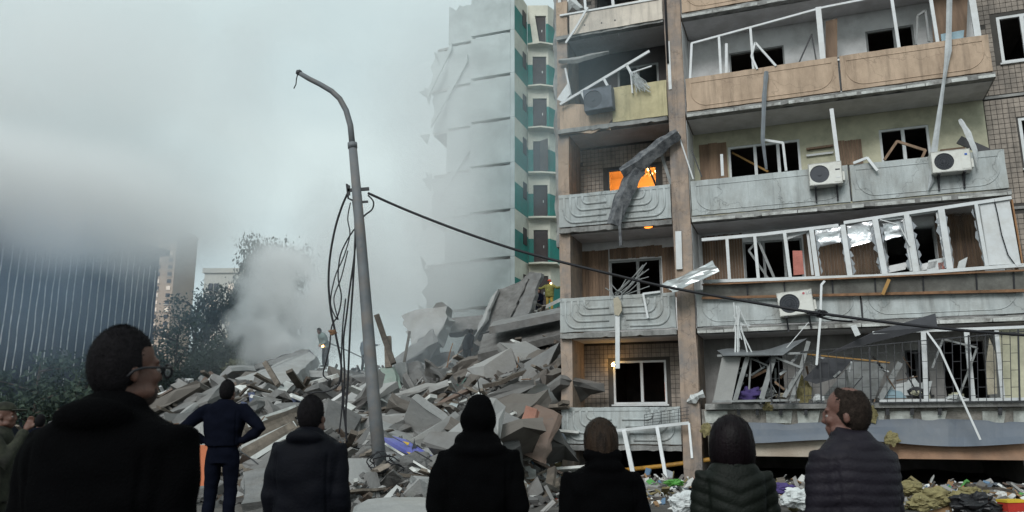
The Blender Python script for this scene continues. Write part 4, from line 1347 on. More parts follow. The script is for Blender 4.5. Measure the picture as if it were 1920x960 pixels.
# dark building at the left with pale vertical seams
m_lb = mat('soot_dark_cladding', (.035, .041, .058), var=.45, scale=.6, dirt=(.09, .09, .1), damt=.6, dscale=.5, bump=.5, bscale=6)
m_seam = mat('pale_seam', (.6, .6, .6), var=.3, scale=1.5, dirt=(.15, .15, .15), damt=.6, dscale=2, bump=0)
C0 = P(300, 478, 46)
ld_ = V((-.347, -.938, 0))
ln = V((.938, -.347, 0))
lb = empty('dark_building', (C0.x, C0.y, 0), 0, 'long dark building with pale vertical seams under drifting smoke', 'building')
HL = C0.z
part('wall', MB().prism([(0, 0, 0), ld_ * 18, ld_ * 18 - ln * 12, -ln * 12], (0, 0, HL)), m_lb, lb)
part('roof', MB().prism([V((0, 0, HL + .01)) + ln * .25 - ld_ * .5, V((0, 0, HL + .01)) + ln * .25 + ld_ * 18, V((0, 0, HL + .01)) - ln * 12 + ld_ * 18, V((0, 0, HL + .01)) - ln * 12 - ld_ * .5], (0, 0, .35)), m_dark, lb)
rnd = random.Random(77)
s = .25
while s < 14:
    zt = HL - rnd.uniform(.1, 1.2)
    zb = rnd.uniform(2.4, 5.5)
    z = zt
    pts = []
    while z > zb:
        pts.append(ld_ * (s + .05 * noise.noise((s * 3, z * .9, 0))) + ln * .04 + V((0, 0, z)))
        z -= .5
    part('seam', MB().tube(pts, .03, 5), m_seam, lb)
    if rnd.random() < .6:
        z2 = zb - rnd.uniform(.3, 1)
        part('seam', MB().tube([ld_ * s + ln * .04 + V((0, 0, z2)), ld_ * (s + rnd.uniform(-.1, .1)) + ln * .05 + V((0, 0, max(.8, z2 - rnd.uniform(1, 2.5))))], .02, 5), m_seam, lb)
    s += rnd.uniform(.36, .5)
for (s_, z_, w_, h_) in ((2.2, 3.6, .7, 1.4), (5.5, 5.0, .5, .35), (8.2, 2.2, .5, .9), (9.2, 1.5, .6, .8)):
    c = ld_ * s_ + ln * .06 + V((0, 0, z_))
    part('torn_patch', MB().prism([c, c + ld_ * w_, c + ld_ * (w_ * .8) + V((0, 0, h_)), c + V((0, 0, h_ * .8))], ln * .05), mat('torn_patch_grey', (.16, .16, .17), var=.3), lb)

# ------------------------------------------------------------------ trees
m_bark = mat('bark', (.07, .055, .045), var=.35, scale=6, bump=.8, bscale=12)
def leafmat(nm, c):
    m = mat(nm, c, rough=.7, var=.5, scale=.9, bump=0)
    return m
m_leaf1 = leafmat('leaf_dark', (.035, .055, .035))
m_leaf2 = leafmat('leaf_mid', (.06, .085, .04))
m_leaf3 = leafmat('leaf_blue', (.035, .05, .045))
def tree(name, label, base, H, rx, rz, nl, size, m, seed, droop=False, zc=.62, lean=0.0, clump=14):
    rn = random.Random(seed)
    root = empty(name, base, 0, label, 'tree' if H > 2.5 else 'bush', 'trees beyond the rubble')
    top = V((lean, 0, H * .85))
    tr = MB()
    n = 9
    pts = [V((lean * (i / n) ** 2 + .15 * noise.noise((i * .5, seed, 0)), .15 * noise.noise((i * .5, seed, 5)), H * .85 * i / n)) for i in range(n + 1)]
    r0 = H * .02 + .03
    tr.tube(pts, [r0 * (1 - .85 * i / n) for i in range(n + 1)], 8)
    limbs = []
    for i in range(clump):
        t = rn.uniform(.3, .95)
        p = pts[0].lerp(pts[-1], 0)
        p = pts[min(n, int(t * n))]
        a = rn.uniform(0, 2 * math.pi)
        rr = rx * rn.uniform(.45, 1.0) * (1 - abs(t - .55) * .7)
        e = p + V((math.cos(a) * rr, math.sin(a) * rr, H * rn.uniform(.03, .16)))
        mid = p.lerp(e, .5) + V((0, 0, .06 * H * rn.uniform(-.2, 1)))
        tr.tube([p, mid, e], [r0 * .4, r0 * .22, r0 * .08], 5)
        limbs.append((mid, e))
    part('trunk', tr, m_bark, root, smooth=True)
    lv = MB()
    cl = []
    for mid, e in limbs:
        for q in range(4):
            cl.append(mid.lerp(e, rn.uniform(.2, 1.1)) + V((rn.gauss(0, rx * .13), rn.gauss(0, rx * .13), rn.gauss(0, rz * .1))))
    cl.append(pts[-1])
    for i in range(nl):
        c = rn.choice(cl)
        sp = rx * .13
        p = c + V((rn.gauss(0, sp), rn.gauss(0, sp), rn.gauss(0, sp * .7)))
        if droop and rn.random() < .6:
            p.z -= abs(rn.gauss(0, rz * .17))
        s_ = size * rn.uniform(.5, 1.4)
        a, b = V((rn.uniform(-1, 1), rn.uniform(-1, 1), rn.uniform(-1, 1))).normalized(), V((rn.uniform(-1, 1), rn.uniform(-1, 1), rn.uniform(-1, 1))).normalized()
        if droop:
            a = (a * .35 + V((0, 0, -1))).normalized()
        k = len(lv.v)
        lv.v += [p - b * s_ * .05, p + a * s_ * .5 + b * s_ * .3, p + a * s_, p + a * s_ * .5 - b * s_ * .3]
        lv.f.append((k, k + 1, k + 2, k + 3))
    part('crown', lv, m, root, fix=False)
    return root
def tb(px, Y, z=0.0):
    d = ray(px, 800)
    return V((d.x * Y / d.y, Y, z))
tree('leafy_tree', 'airy tree with open twigs right of the beige tower', tb(352, 56, 1.0), 11.2, 2.6, 4.0, 5000, .2, m_leaf1, 1, clump=22)
tree('drooping_tree', 'tall drooping tree half swallowed by smoke before the pale block', tb(474, 58, 1.0), 16.0, 3.6, 6.0, 20000, .22, m_leaf3, 2, droop=True, clump=30, lean=.4)
tree('drooping_tree', 'second drooping tree left of the white smoke puff', tb(418, 54, 1.0), 10.6, 2.8, 4.0, 14000, .2, m_leaf3, 3, droop=True, clump=24)
tree('leafy_tree', 'dark low tree directly behind the spectacled man', tb(318, 48, .8), 7.6, 2.6, 3.0, 10000, .19, m_leaf1, 4, clump=22)
tree('leafy_tree', 'dark bushy tree left of the hands-on-hips man', tb(385, 46, 1.5), 5.0, 2.4, 2.2, 9000, .18, m_leaf1, 5, clump=18)
tree('flowering_bush', 'pale yellowish bush beside the tilted light slab', tb(441, 42, 3.0), 2.2, .8, .9, 1300, .16, leafmat('leaf_pale', (.2, .2, .1)), 6, clump=10)
tree('leafy_tree', 'dark scrubby tree at the foot of the dark building, far left', tb(60, 34, .3), 4.6, 2.2, 2.0, 3500, .24, m_leaf1, 7, clump=18)
tree('leafy_tree', 'dark scrubby tree between far-left bystanders and dark building', tb(140, 38, .4), 4.2, 2.0, 2.0, 3000, .24, m_leaf1, 8, clump=18)
tree('leafy_tree', 'dark tree hidden behind the spectacled man', tb(235, 42, .5), 5.6, 2.3, 2.4, 3500, .24, m_leaf1, 9, clump=18)
tree('drooping_tree', 'hazy tree to the right of the drooping tree in smoke', tb(530, 62, 1.5), 9.5, 2.6, 3.5, 10000, .22, m_leaf3, 10, droop=True, clump=20)

# ------------------------------------------------------------------ the rubble heap: big pieces one by one
m_c1 = mat('broken_concrete', (.155, .154, .152), var=.3, scale=2, dirt=(.12, .11, .1), damt=.7, dscale=1.5, bump=.8, bscale=18, rnd=.3)
m_c2 = mat('pale_concrete', (.30, .30, .295), var=.18, scale=1.5, dirt=(.25, .24, .22), damt=.6, dscale=1.2, bump=.6, bscale=18)
m_c3 = mat('dark_concrete', (.16, .155, .15), var=.3, scale=2, dirt=(.07, .065, .06), damt=.7, dscale=1.5, bump=.8, bscale=14)
m_c4 = mat('earthy_concrete', (.15, .135, .12), var=.4, scale=2, dirt=(.07, .06, .055), damt=.7, dscale=2, bump=1.0, bscale=9)
m_brn = mat('brown_slab', (.165, .115, .092), var=.15, dirt=(.14, .115, .1), damt=.6, bump=.5)
m_red = mat('reddish_slab', (.30, .14, .10), var=.2, dirt=(.2, .13, .11), damt=.5, bump=.6)
m_tim = mat('grey_timber', (.16, .135, .11), rough=.8, var=.35, scale=5, dirt=(.06, .05, .045), damt=.7, dscale=4, bump=.4, rnd=.45)
m_raw = mat('raw_wood', (.35, .2, .07))
m_whit = mat('dusty_white_trim', (.58, .59, .57), rough=.5, var=.15, dirt=(.3, .29, .27), damt=.7, dscale=3, bump=.1, rnd=.2)

def rough_poly(poly, seg, jit, rn):
    out = []
    n = len(poly)
    for i in range(n):
        a, b = poly[i], poly[(i + 1) % n]
        k = max(1, int((b - a).length / seg))
        for q in range(k):
            p = a.lerp(b, q / k)
            if q:
                p = p + V((rn.uniform(-jit, jit), rn.uniform(-jit, jit) * .4, rn.uniform(-jit, jit)))
            out.append(p)
    return out

def rough_slab(poly, off, rn, seg=.28, jit=.05):
    """broken slab: jagged outline, bumpy broken sides"""
    top = rough_poly(poly, seg, jit, rn)
    off = V(off)
    n = len(top)
    mid = [p + off * .5 + V([rn.uniform(-jit, jit) * .7 for _ in range(3)]) for p in top]
    bot = [p + off + V([rn.uniform(-jit, jit) * .8 for _ in range(3)]) for p in top]
    mbx = MB()
    mbx.add(top + mid + bot, [tuple(range(n))[::-1], tuple(range(2 * n, 3 * n))] +
            [(i, (i + 1) % n, n + (i + 1) % n, n + i) for i in range(n)] + [(n + i, n + (i + 1) % n, 2 * n + (i + 1) % n, 2 * n + i) for i in range(n)])
    return mbx

_rs = random.Random(31)
def slab(name, label, pts, off, m, cat='slab', jit=.05, seg=.28):
    poly = [P(*q) for q in pts]
    o = solo(name, rough_slab(poly, off, _rs, seg, jit), m, label, cat, 'large pieces of the collapsed building')
    o['kind'] = 'thing'
    return o

slab('concrete_slab', 'light grey concrete slab tilted up on the left of the heap', [(440, 710, 29), (580, 659, 33), (594, 668, 32.5), (560, 700, 30), (532, 724, 28)], (.1, .25, -.3), m_c2)
slab('concrete_slab', 'thick dark slab lying behind the tilted light slab', [(466, 697, 33), (482, 682, 33.5), (556, 658, 35), (580, 655, 35), (572, 668, 34)], (.1, .5, -.25), m_c3)
slab('concrete_chunk', 'large pale upright chunk standing high in the middle of the heap', [(752, 592, 39), (800, 578, 38.5), (829, 566, 38), (838, 574, 38), (834, 605, 37.6), (820, 640, 37), (775, 655, 37)], (.25, .7, -.2), m_c2, 'chunk', .1)
slab('concrete_slab', 'sloping grey slab below the large pale upright chunk', [(734, 676, 36), (812, 616, 37), (822, 640, 36), (746, 690, 35)], (.1, .4, -.5), m_c1, jit=.08)
slab('concrete_slab', 'dark slab lying between the pale chunk and the leaning wall panel', [(832, 600, 40), (868, 594, 40), (905, 590, 40), (906, 614, 39), (842, 624, 39)], (0, .6, -.2), m_c3, jit=.08)
slab('leaning_slab', 'dark wall panel leaning steeply near the green stairwell', [(933, 543, 36), (992, 521, 36), (956, 598, 34), (888, 634, 34)], (.25, .45, -.1), m_c3, 'panel')
slab('leaning_slab', 'grey wall panel leaning right next to the dark leaning panel', [(975, 527, 36.5), (993, 510, 36), (1015, 512, 35.5), (991, 588, 34), (958, 601, 34), (993, 523, 35.7)], (.15, .35, 0), m_c1, 'panel')
slab('torn_strip', 'narrow light strip along the left edge of the leaning dark panel', [(922, 556, 35.6), (934, 542, 35.6), (903, 612, 33.6), (886, 640, 33.6)], (.1, .2, 0), m_c2, 'strip')
a, b = P(920, 611, 28.6), P(1062, 582, 27.6)
mbx = MB().ob((a + b) / 2 + V((0, .9, .05)), (b - a) / 2, V((.05, .9, .22)), V((0, -.03, .13)))
solo('floor_slab', mbx, m_c1, 'long floor slab jutting out towards the building, rescuers behind it', 'slab', 'large pieces of the collapsed building')
a, b = P(898, 640, 28.2), P(1062, 600, 27.2)
solo('floor_slab', MB().ob((a + b) / 2 + V((0, 1.6, -.05)), (b - a) / 2, V((.05, 1.2, .5)), V((0, -.05, .12))), m_c3, 'dark floor slab under the long jutting slab', 'slab', 'large pieces of the collapsed building')
slab('concrete_slab', 'upright dark grey slab in the centre of the heap', [(762, 681, 31.5), (784, 676, 31.5), (800, 712, 30.7), (804, 738, 30), (802, 747, 30), (769, 747, 30)], (.1, .25, 0), m_c3)
slab('concrete_slab', 'narrow white slab standing left of the upright dark slab', [(737, 681, 31), (752, 679, 31), (759, 712, 30.5), (752, 724, 30.3), (744, 712, 30.5)], (.12, .2, 0), m_c2)
slab('concrete_slab', 'grey slab slanting down right of the upright dark slab', [(784, 690, 30.5), (800, 694, 30.5), (836, 738, 29), (824, 748, 28.8), (800, 722, 29.5)], (.1, .3, 0), m_c1)
slab('concrete_slab', 'greenish-grey slab left of the narrow white slab', [(712, 690, 30), (735, 688, 30), (746, 730, 29), (720, 738, 28.8)], (.1, .3, 0), mat('green_grey_concrete', (.25, .29, .26), var=.2, dirt=(.1, .2, .16), damt=.6, bump=.6))
slab('concrete_slab', 'thick white-topped slab behind the hooded person', [(921, 748, 21.4), (940, 736, 22), (976, 726, 22.6), (990, 737, 22), (938, 806, 19.6), (925, 790, 20)], (.15, .35, -.3), m_c2)
slab('concrete_slab', 'pale slab left of the hooded person, half buried', [(796, 815, 19.6), (832, 789, 20.6), (884, 762, 22), (925, 757, 22.4), (930, 776, 21.4), (868, 800, 20)], (.05, .3, -.3), m_c2, jit=.08)
slab('brown_panel', 'large brown panel leaning near the lowest narrow balcony', [(974, 849, 17.3), (1014, 867, 16.9), (1047, 776, 18.8), (1006, 758, 19.4), (990, 770, 19)], (.1, .12, -.05), m_brn, 'panel', .03)
slab('red_panel', 'small reddish slab lying on the large brown panel', [(975, 793, 17.4), (986, 760, 17.9), (1007, 767, 17.9), (1001, 800, 17.2), (992, 809, 17.1)], (.05, .1, -.05), m_red, 'panel', .03)
a, b = P(612, 800, 20.6), P(769, 795, 20.4)
solo('concrete_beam', rough_slab([a + V((0, 0, .3)), b + V((-.15, 0, .22)), b + V((.05, 0, -.1)), a + V((0, 0, -.2))], (0, .7, .05), _rs, .3, .04), m_c2, 'long pale beam lying level behind the lamp post', 'beam', 'large pieces of the collapsed building')
a, b = P(598, 752, 24), P(722, 758, 23.4)
solo('floor_slab', rough_slab([a, b, b + V((.2, 2, .12)), a + V((-.1, 2.2, .15))], (0, 0, -.2), _rs, .35, .05), m_c1, 'flat floor slab with dark hollow below, left of the lamp post', 'slab', 'large pieces of the collapsed building')
slab('concrete_block', 'squared concrete block left of the man with the white sleeve stripe', [(505, 762, 22), (557, 763, 21.8), (561, 793, 21.5), (507, 790, 21.6)], (.1, .7, .12), m_c1, 'block', .03)
slab('orange_board', 'rust-orange board standing beside the hands-on-hips man', [(356, 838, 11.8), (394, 836, 11.7), (390, 910, 11.4), (357, 913, 11.5)], (0, .08, .02), mat('rust_orange_board', (.42, .13, .06), var=.12, bump=.15), 'board', .008)
slab('tan_board', 'tan triangular board sticking up left of the heap', [(370, 724, 30), (393, 696, 30), (407, 713, 30), (402, 724, 29.8)], (.05, .1, 0), m_brn, 'board', .02)
slab('kerb_slab', 'pale concrete slab on the ground before the lamp post', [(664, 950, 12.4), (690, 936, 13.0), (790, 932, 13.2), (840, 938, 12.9), (850, 985, 11.2), (655, 985, 11.3)], (0, 0, -.2), m_c2, jit=.03)
slab('concrete_slab', 'grey slab at the foot of the heap left of the hands-on-hips man', [(455, 885, 14.6), (520, 876, 14.8), (560, 890, 14.2), (550, 940, 12.9), (452, 945, 12.8)], (0, .1, -.25), m_c1)
# boulder-like lump of earth and concrete
def lump(name, label, c, r, rz, m, seed, cat='rubble lump', grp='large pieces of the collapsed building'):
    mbx = MB().ell((0, 0, 0), r, nu=30, nv=20, fn=lambda d: 1 + .35 * noise.noise((d.x * 1.5 + seed, d.y * 1.5, d.z * 1.5)) + .16 * noise.noise((d.x * 4, d.y * 4 + seed, d.z * 4)))
    mbx.xf(Matrix.Translation(c) @ Euler(rz).to_matrix().to_4x4())
    return solo(name, mbx, m, label, cat, grp)
lump('rubble_lump', 'big earthy lump in the right half of the heap', P(915, 692, 30), (1.75, .9, .62), (0, RAD(-14), 0), m_c4, 3)
lump('rubble_lump', 'earthy lump right below the dark worker', P(955, 662, 33), (1.5, .9, .5), (0, RAD(-20), 0), m_c4, 5)
lump('rubble_lump', 'grey lump on the ground right of the lamp post base', P(780, 882, 15.2), (.42, .35, .3), (0, 0, 0), m_c1, 7)
# blue and yellow playground boards
m_blu = mat('violet_blue_paint', (.12, .13, .42), rough=.5, var=.15, dirt=(.2, .2, .25), damt=.4, bump=.1)
bb = empty('playground_boards', P(768, 850, 15.6), 0, 'violet-blue boards with yellow marks beside the lamp post', 'boards')
_b = V(bb.location)
for nm, q, mm in (('board', [(719, 820, 16.3), (738, 822, 16.3), (820, 862, 15.3), (818, 873, 15.2), (800, 868, 15.3), (724, 834, 16.2)], m_blu),
                  ('board', [(735, 817, 16.5), (760, 824, 16.3), (816, 858, 15.4), (814, 863, 15.4), (770, 840, 16)], m_blu),
                  ('yellow_mark', [(755, 827, 16.0), (768, 830, 15.9), (765, 835, 15.85)], mat('yellow_paint', (.6, .38, .04), bump=0)),
                  ('yellow_mark', [(762, 847, 15.7), (779, 851, 15.5), (776, 857, 15.4)], mat('yellow_paint', (.6, .38, .04)))):
    part(nm, MB().prism([P(*a) - _b for a in q], (0, .05, 0) if nm == 'board' else (0, -.03, 0)), mm, bb)

def stick(label, pts, w, m, name='broken_post', cat='post'):
    mbx = MB()
    ps = [P(*q) for q in pts]
    for a, b in zip(ps[:-1], ps[1:]):
        mbx.bar(a, b, w, w * .7)
    return solo(name, mbx, m, label, cat)
stick('tall broken post leaning left, right of the lamp post', [(706, 590, 30), (722, 638, 30), (738, 682, 29.6)], .2, m_tim)
stick('shorter broken post beside the tall leaning one', [(727, 632, 30.4), (729, 690, 30)], .26, m_tim)
stick('thin post standing near the pale sloping slab', [(768, 622, 33), (756, 690, 31)], .1, m_tim)
stick('brown stick leaning on the tilted light slab', [(497, 680, 27), (522, 722, 26)], .16, m_tim)
stick('white pole lying across the blue boards', [(722, 832, 15.6), (832, 900, 14.2)], .035, m_whit, 'thin_pole', 'pole')
stick('brown conduit at the left edge of the heap', [(296, 745, 24), (330, 726, 25), (352, 722, 26)], .07, m_brn, 'thin_pipe', 'pipe')
# stacked timbers behind the man in the white-striped jacket
for i in range(16):
    a = P(452 + _rs.uniform(-8, 20), 866 - i * 4.6, 15.6 + i * .12)
    b = P(560 + _rs.uniform(-14, 10), 812 - i * 3.2 + _rs.uniform(-4, 4), 16.6 + i * .16)
    solo('timber', MB().bar(a, b, _rs.uniform(.08, .18), _rs.uniform(.04, .09)), m_tim if i % 5 else m_whit, ['lowest', 'second-lowest', 'third-lowest', 'fourth-lowest', 'fifth-lowest', 'sixth-lowest', 'seventh-lowest', 'eighth-lowest', 'eighth from the top', 'seventh from the top', 'sixth from the top', 'fifth from the top', 'fourth from the top', 'third from the top', 'second from the top', 'topmost'][i] + ' timber of the pile right of the hands-on-hips man', 'timber', 'timbers piled at the left of the heap')

# ------------------------------------------------------------------ the rubble heap: pieces spread over it
def surf(px, py):
    """where the view ray of a pixel meets the heap"""
    d = ray(px, py)
    y = 9.0
    while y < 50:
        s = y / d.y
        if CAMZ + d.z * s < heap(d.x * s, y, False):
            return V((d.x * s, y, heap(d.x * s, y)))
        y += .25
    return None

_rc = random.Random(99)
def chunk_mesh(i):
    r = _rc.uniform
    b = bmesh.new()
    pts = [V((r(-1, 1) * .5, r(-1, 1) * .42, r(-1, 1) * .3)) for _ in range(16)]
    for p in pts:
        b.verts.new(p)
    g = bmesh.ops.convex_hull(b, input=b.verts)
    bmesh.ops.delete(b, geom=[v for v in b.verts if not v.link_faces], context='VERTS')
    me = bpy.data.meshes.new('concrete_chunk')
    b.to_mesh(me)
    b.free()
    me.materials.append([m_c1, m_c1, m_c2, m_c3, m_c4][i % 5])
    return me
def slab_mesh(i):
    w, h = 1.0, _rc.uniform(.45, .9)
    mbx = rough_slab([V((-w / 2, -h / 2, 0)), V((w / 2, -h / 2 * _rc.uniform(.6, 1), 0)), V((w / 2 * _rc.uniform(.7, 1), h / 2, 0)), V((-w / 2 * _rc.uniform(.6, 1), h / 2 * _rc.uniform(.7, 1), 0))], (0, 0, -_rc.uniform(.08, .16)), _rc, .2, .04)
    me = mbx.mesh('broken_slab')
    me.materials.append([m_c1, m_c2, m_c1, m_c3, m_c4][i % 5])
    return me
def plank_mesh(i):
    mbx = MB()
    n = 4
    ps = [V((-.5 + k / n, .02 * _rc.uniform(-1, 1), .02 * _rc.uniform(-1, 1))) for k in range(n + 1)]
    w, h = _rc.uniform(.03, .07), _rc.uniform(.012, .03)
    rings = []
    for k, p in enumerate(ps):
        e = _rc.uniform(-.03, .03) if k in (0, n) else 0
        rings.append([p + V((e, -w, -h)), p + V((0, w, -h)), p + V((-e, w, h)), p + V((0, -w, h))])
    me = mbx.loft(rings).mesh('broken_plank')
    me.materials.append([m_tim, m_tim, m_tim, m_whit, m_tim, m_whit, m_brn][i % 7])
    return me
def sheet_mesh(i):
    mbx = MB()
    N = 5
    for a in range(N + 1):
        for b in range(N + 1):
            x, y = a / N - .5, (b / N - .5) * .7
            mbx.v.append(V((x + .05 * noise.noise((a, b, i)), y + .05 * noise.noise((b, a, i + 5)), .28 * noise.noise((x * 2.2, y * 2.2, i * 3.3)) + .2 * x * x)))
    for a in range(N):
        for b in range(N):
            q = a * (N + 1) + b
            mbx.f.append((q, q + 1, q + N + 2, q + N + 1))
    me = mbx.mesh('bent_sheet', True, False)
    me.materials.append([m_steel, m_whit, m_c1, m_bluesh, m_brn][i % 5])
    return me
KINDS = [('concrete_chunk', [chunk_mesh(i) for i in range(15)], 'broken concrete chunk among many lying on the rubble heap', 'chunk', 'concrete chunks on the heap', 250),
         ('broken_slab', [slab_mesh(i) for i in range(12)], 'small broken slab among many strewn over the rubble heap', 'slab', 'small slabs strewn on the heap', 150),
         ('broken_plank', [plank_mesh(i) for i in range(12)], 'broken plank or trim among many strewn over the rubble', 'plank', 'planks strewn on the heap', 230),
         ('bent_sheet', [sheet_mesh(i) for i in range(10)], 'bent thin sheet among several strewn over the rubble', 'sheet', 'bent sheets on the heap', 60)]
def scatter_point():
    while True:
        px = _rc.uniform(296, 1052)
        py = _rc.uniform(575, 945)
        if _rc.random() < .06:
            px, py = _rc.uniform(0, 300), _rc.uniform(830, 950)
        p = surf(px, py)
        if p is not None and p.y > 12.8:
            q = BI @ p
            if q.x > -.25 and q.y > -1.0:
                continue
            return p
MARKS = [('the lamp post foot', 716, 890), ('the violet-blue boards', 768, 846), ('the hooded person', 897, 790), ('the large brown panel', 1010, 815), ('the thick white-topped slab', 955, 760),
         ('the earthy lump', 910, 690), ('the upright dark slab', 783, 712), ('the narrow white slab', 748, 700), ('the large pale upright chunk', 800, 610), ('the leaning dark wall panel', 940, 575),
         ('the long jutting floor slab', 985, 602), ('the tilted light slab', 520, 690), ('the hands-on-hips man', 421, 770), ('the man with the striped sleeve', 582, 800), ('the squared concrete block', 532, 777),
         ('the flat floor slab', 660, 752), ('the long pale beam', 690, 797), ('the rust-orange board', 375, 875), ('the tan triangular board', 390, 712), ('the timber pile', 510, 830), ('the lowest narrow balcony', 1060, 800),
         ('the dark worker', 872, 655), ('the hanging cables', 640, 690), ('the tall broken post', 722, 640), ('the spectacled man', 235, 760), ('the man in camouflage', 10, 850), ('the ground slab', 750, 945),
         ('the slanting grey slab', 812, 718), ('the half-buried pale slab', 860, 785)]
FRONTM = [('the fallen white frame', 1230, 880), ('the bob-haired woman', 1370, 860), ('the plum-jacketed man', 1594, 880), ('the black sack', 1828, 946), ('the striped box', 1898, 948), ('the green packet', 1262, 905), ('the violet cloth', 1466, 917),
          ('the brown-haired woman', 1126, 870), ('the white printed bag', 1497, 935), ('the white and green bag', 1284, 942), ('the yellow gas pipe', 1240, 874), ('the insulation wool', 1760, 930)]
USED = set()
def pix(p):
    d = V(p) - V((0, 0, CAMZ))
    fw = d.y * CT + d.z * ST
    up = -d.y * ST + d.z * CT
    return 960 + FOC * d.x / fw, 480 - FOC * up / fw
def own_label(o, kind, p, s, lo, hi, marks=MARKS):
    """words that single the piece out: size, shade, and where it lies from the nearest landmark"""
    x, y = pix(p)
    size = 'small' if s < lo else 'large' if s > hi else 'middling'
    sh = o.data.materials[0].name
    shade = {'broken_concrete': 'grey', 'pale_concrete': 'pale', 'dark_concrete': 'dark', 'earthy_concrete': 'earthy', 'brown_slab': 'brown', 'grey_timber': 'grey wooden', 'dusty_white_trim': 'white',
             'galvanised_sheet': 'shiny metal', 'blue_grey_sheet': 'blue-grey', 'rusty_steel': 'rusty', 'dark_metal': 'dark'}.get(sh, 'grey')
    for nm, mx, my in sorted(marks, key=lambda m: (m[1] - x) ** 2 + (m[2] - y) ** 2)[:5]:
        dx, dy = x - mx, my - y
        w = ''
        if abs(dy) > .4 * abs(dx):
            w = 'above' if dy > 0 else 'below'
        if abs(dx) > .4 * abs(dy):
            w = (w + ' and ' if w else '') + ('right of' if dx > 0 else 'left of')
        far = math.hypot(dx, dy)
        for dist in ('just ' if far < 45 else 'well ' if far > 90 else '', ):
            lab = ('%s %s %s %s%s %s' % (size, shade, kind, dist, w, nm)).replace('grey wooden', 'wooden')
            if lab not in USED:
                USED.add(lab)
                return lab
    return lab
for nm, meshes, lab, cat, grp, cnt in KINDS:
    for i in range(cnt):
        p = scatter_point()
        me = _rc.choice(meshes)
        o = bpy.data.objects.new(nm, me)
        COL.objects.link(o)
        if nm == 'broken_plank':
            s = _rc.uniform(.7, 2.2) * (p.y / 22) ** .6
            o.rotation_euler = (_rc.uniform(-.5, .5), _rc.uniform(-.55, .35), _rc.uniform(0, 6.28))
            dz = .05 + s * .08
        else:
            s = _rc.uniform(1.5, 2.8) if i < 50 and nm == 'broken_slab' else min(1.7 if nm == 'concrete_chunk' else 1.3, _rc.lognormvariate(-.45, .5)) * (p.y / 22) ** .7
            o.rotation_euler = (_rc.uniform(-.7, .9), _rc.uniform(-.7, .7), _rc.uniform(0, 6.28))
            dz = s * .1
        o.scale = (s, s, s)
        o.location = p + V((0, 0, dz))
        lk = {'concrete_chunk': 'concrete chunk', 'broken_slab': 'broken slab', 'broken_plank': 'broken plank', 'bent_sheet': 'bent sheet'}[nm]
        tag(o, own_label(o, lk, o.location, s, *((1.1, 1.7) if nm == 'broken_plank' else (.5, .95))), cat, grp)
        o['kind'] = 'thing'

# bent reinforcement bars sticking out of the heap
for i in range(34):
    p = scatter_point()
    n_ = 7
    d = V((_rc.uniform(-1, 1), _rc.uniform(-.5, .5), _rc.uniform(.1, 1.2))).normalized() * _rc.uniform(.12, .3) * (p.y / 22)
    c_ = V((_rc.uniform(-.1, .1), _rc.uniform(-.1, .1), _rc.uniform(-.12, .02)))
    ps_, q = [p - d * .5], p - d * .5
    for k in range(n_):
        q = q + d
        d = d + c_ * .5
        ps_.append(q)
    o = solo('reinforcement_bar', MB().tube(ps_, .014 * (p.y / 20), 5), m_rust if i % 2 else m_dark, 'x', 'steel bar', 'bent bars sticking out of the heap', smooth=True)
    o['label'] = own_label(o, 'bent steel bar', p, 1, 0, 2).replace('middling ', 'thin ')

# fragments nobody could count
def fragments(name, label, cnt, pick, sizes, palette, seed, flat=.5):
    rn = random.Random(seed)
    mbx = MB()
    for i in range(cnt):
        p = pick(rn)
        if p is None:
            continue
        s = rn.uniform(*sizes) * (p.y / 20) ** .5
        R = Euler((rn.uniform(-1, 1), rn.uniform(-1, 1), rn.uniform(0, 6.28))).to_matrix()
        lng = rn.choice((.6, 1, 1.3, 3.0))
        ax, ay, az = R @ V((s * lng, 0, 0)), R @ V((0, s * rn.uniform(.4, .9), 0)), R @ V((0, 0, s * rn.uniform(.12, flat)))
        c = p + V((0, 0, s * .4))
        k = len(mbx.v)
        vs_ = [c + ax * a + ay * b + az * e for e in (-1, 1) for a, b in ((-1, -1), (1, -1), (1, 1), (-1, 1))]
        mbx.v += [q + V((rn.uniform(-.25, .25) * s, rn.uniform(-.25, .25) * s, rn.uniform(-.2, .2) * s)) for q in vs_]
        mbx.f += [tuple(k + j for j in f) for f in ((0, 3, 2, 1), (4, 5, 6, 7), (0, 1, 5, 4), (1, 2, 6, 5), (2, 3, 7, 6), (3, 0, 4, 7))]
    m = mat(name + '_mix', (1, 1, 1), var=.2, scale=3, bump=.5, bscale=20, palette=palette)
    o = part(name, mbx, m, None, fix=False)
    o['kind'] = 'stuff'
    tag(o, label, 'rubble')
    return o
PAL = [(20, (.12, .118, .116)), (16, (.185, .182, .178)), (22, (.068, .065, .063)), (5, (.31, .307, .3)), (16, (.105, .082, .066)), (3, (.52, .52, .51)), (5, (.16, .118, .094)), (1, (.09, .11, .18)), (1, (.09, .15, .13)), (1, (.17, .11, .07))]
def pick_heap(rn):
    px, py = rn.uniform(290, 1055), rn.uniform(570, 955)
    if rn.random() < .12:
        px, py = rn.uniform(-20, 300), rn.uniform(815, 955)
    p = surf(px, py)
    if p is None:
        return None
    q = BI @ p
    return None if (q.x > -.2 and q.y > -.6) else p
fragments('rubble_fragments', 'small grey fragments covering the whole rubble heap', 9000, pick_heap, (.03, .13), PAL, 5)
def pick_front(rn):
    """litter on the ground before the standing block"""
    x, y = rn.uniform(-1.5, 11.5), -abs(rn.gauss(0, 2.4)) - .25
    w = W((x, y, 0))
    w.z = heap(w.x, w.y, False) + .02
    return w
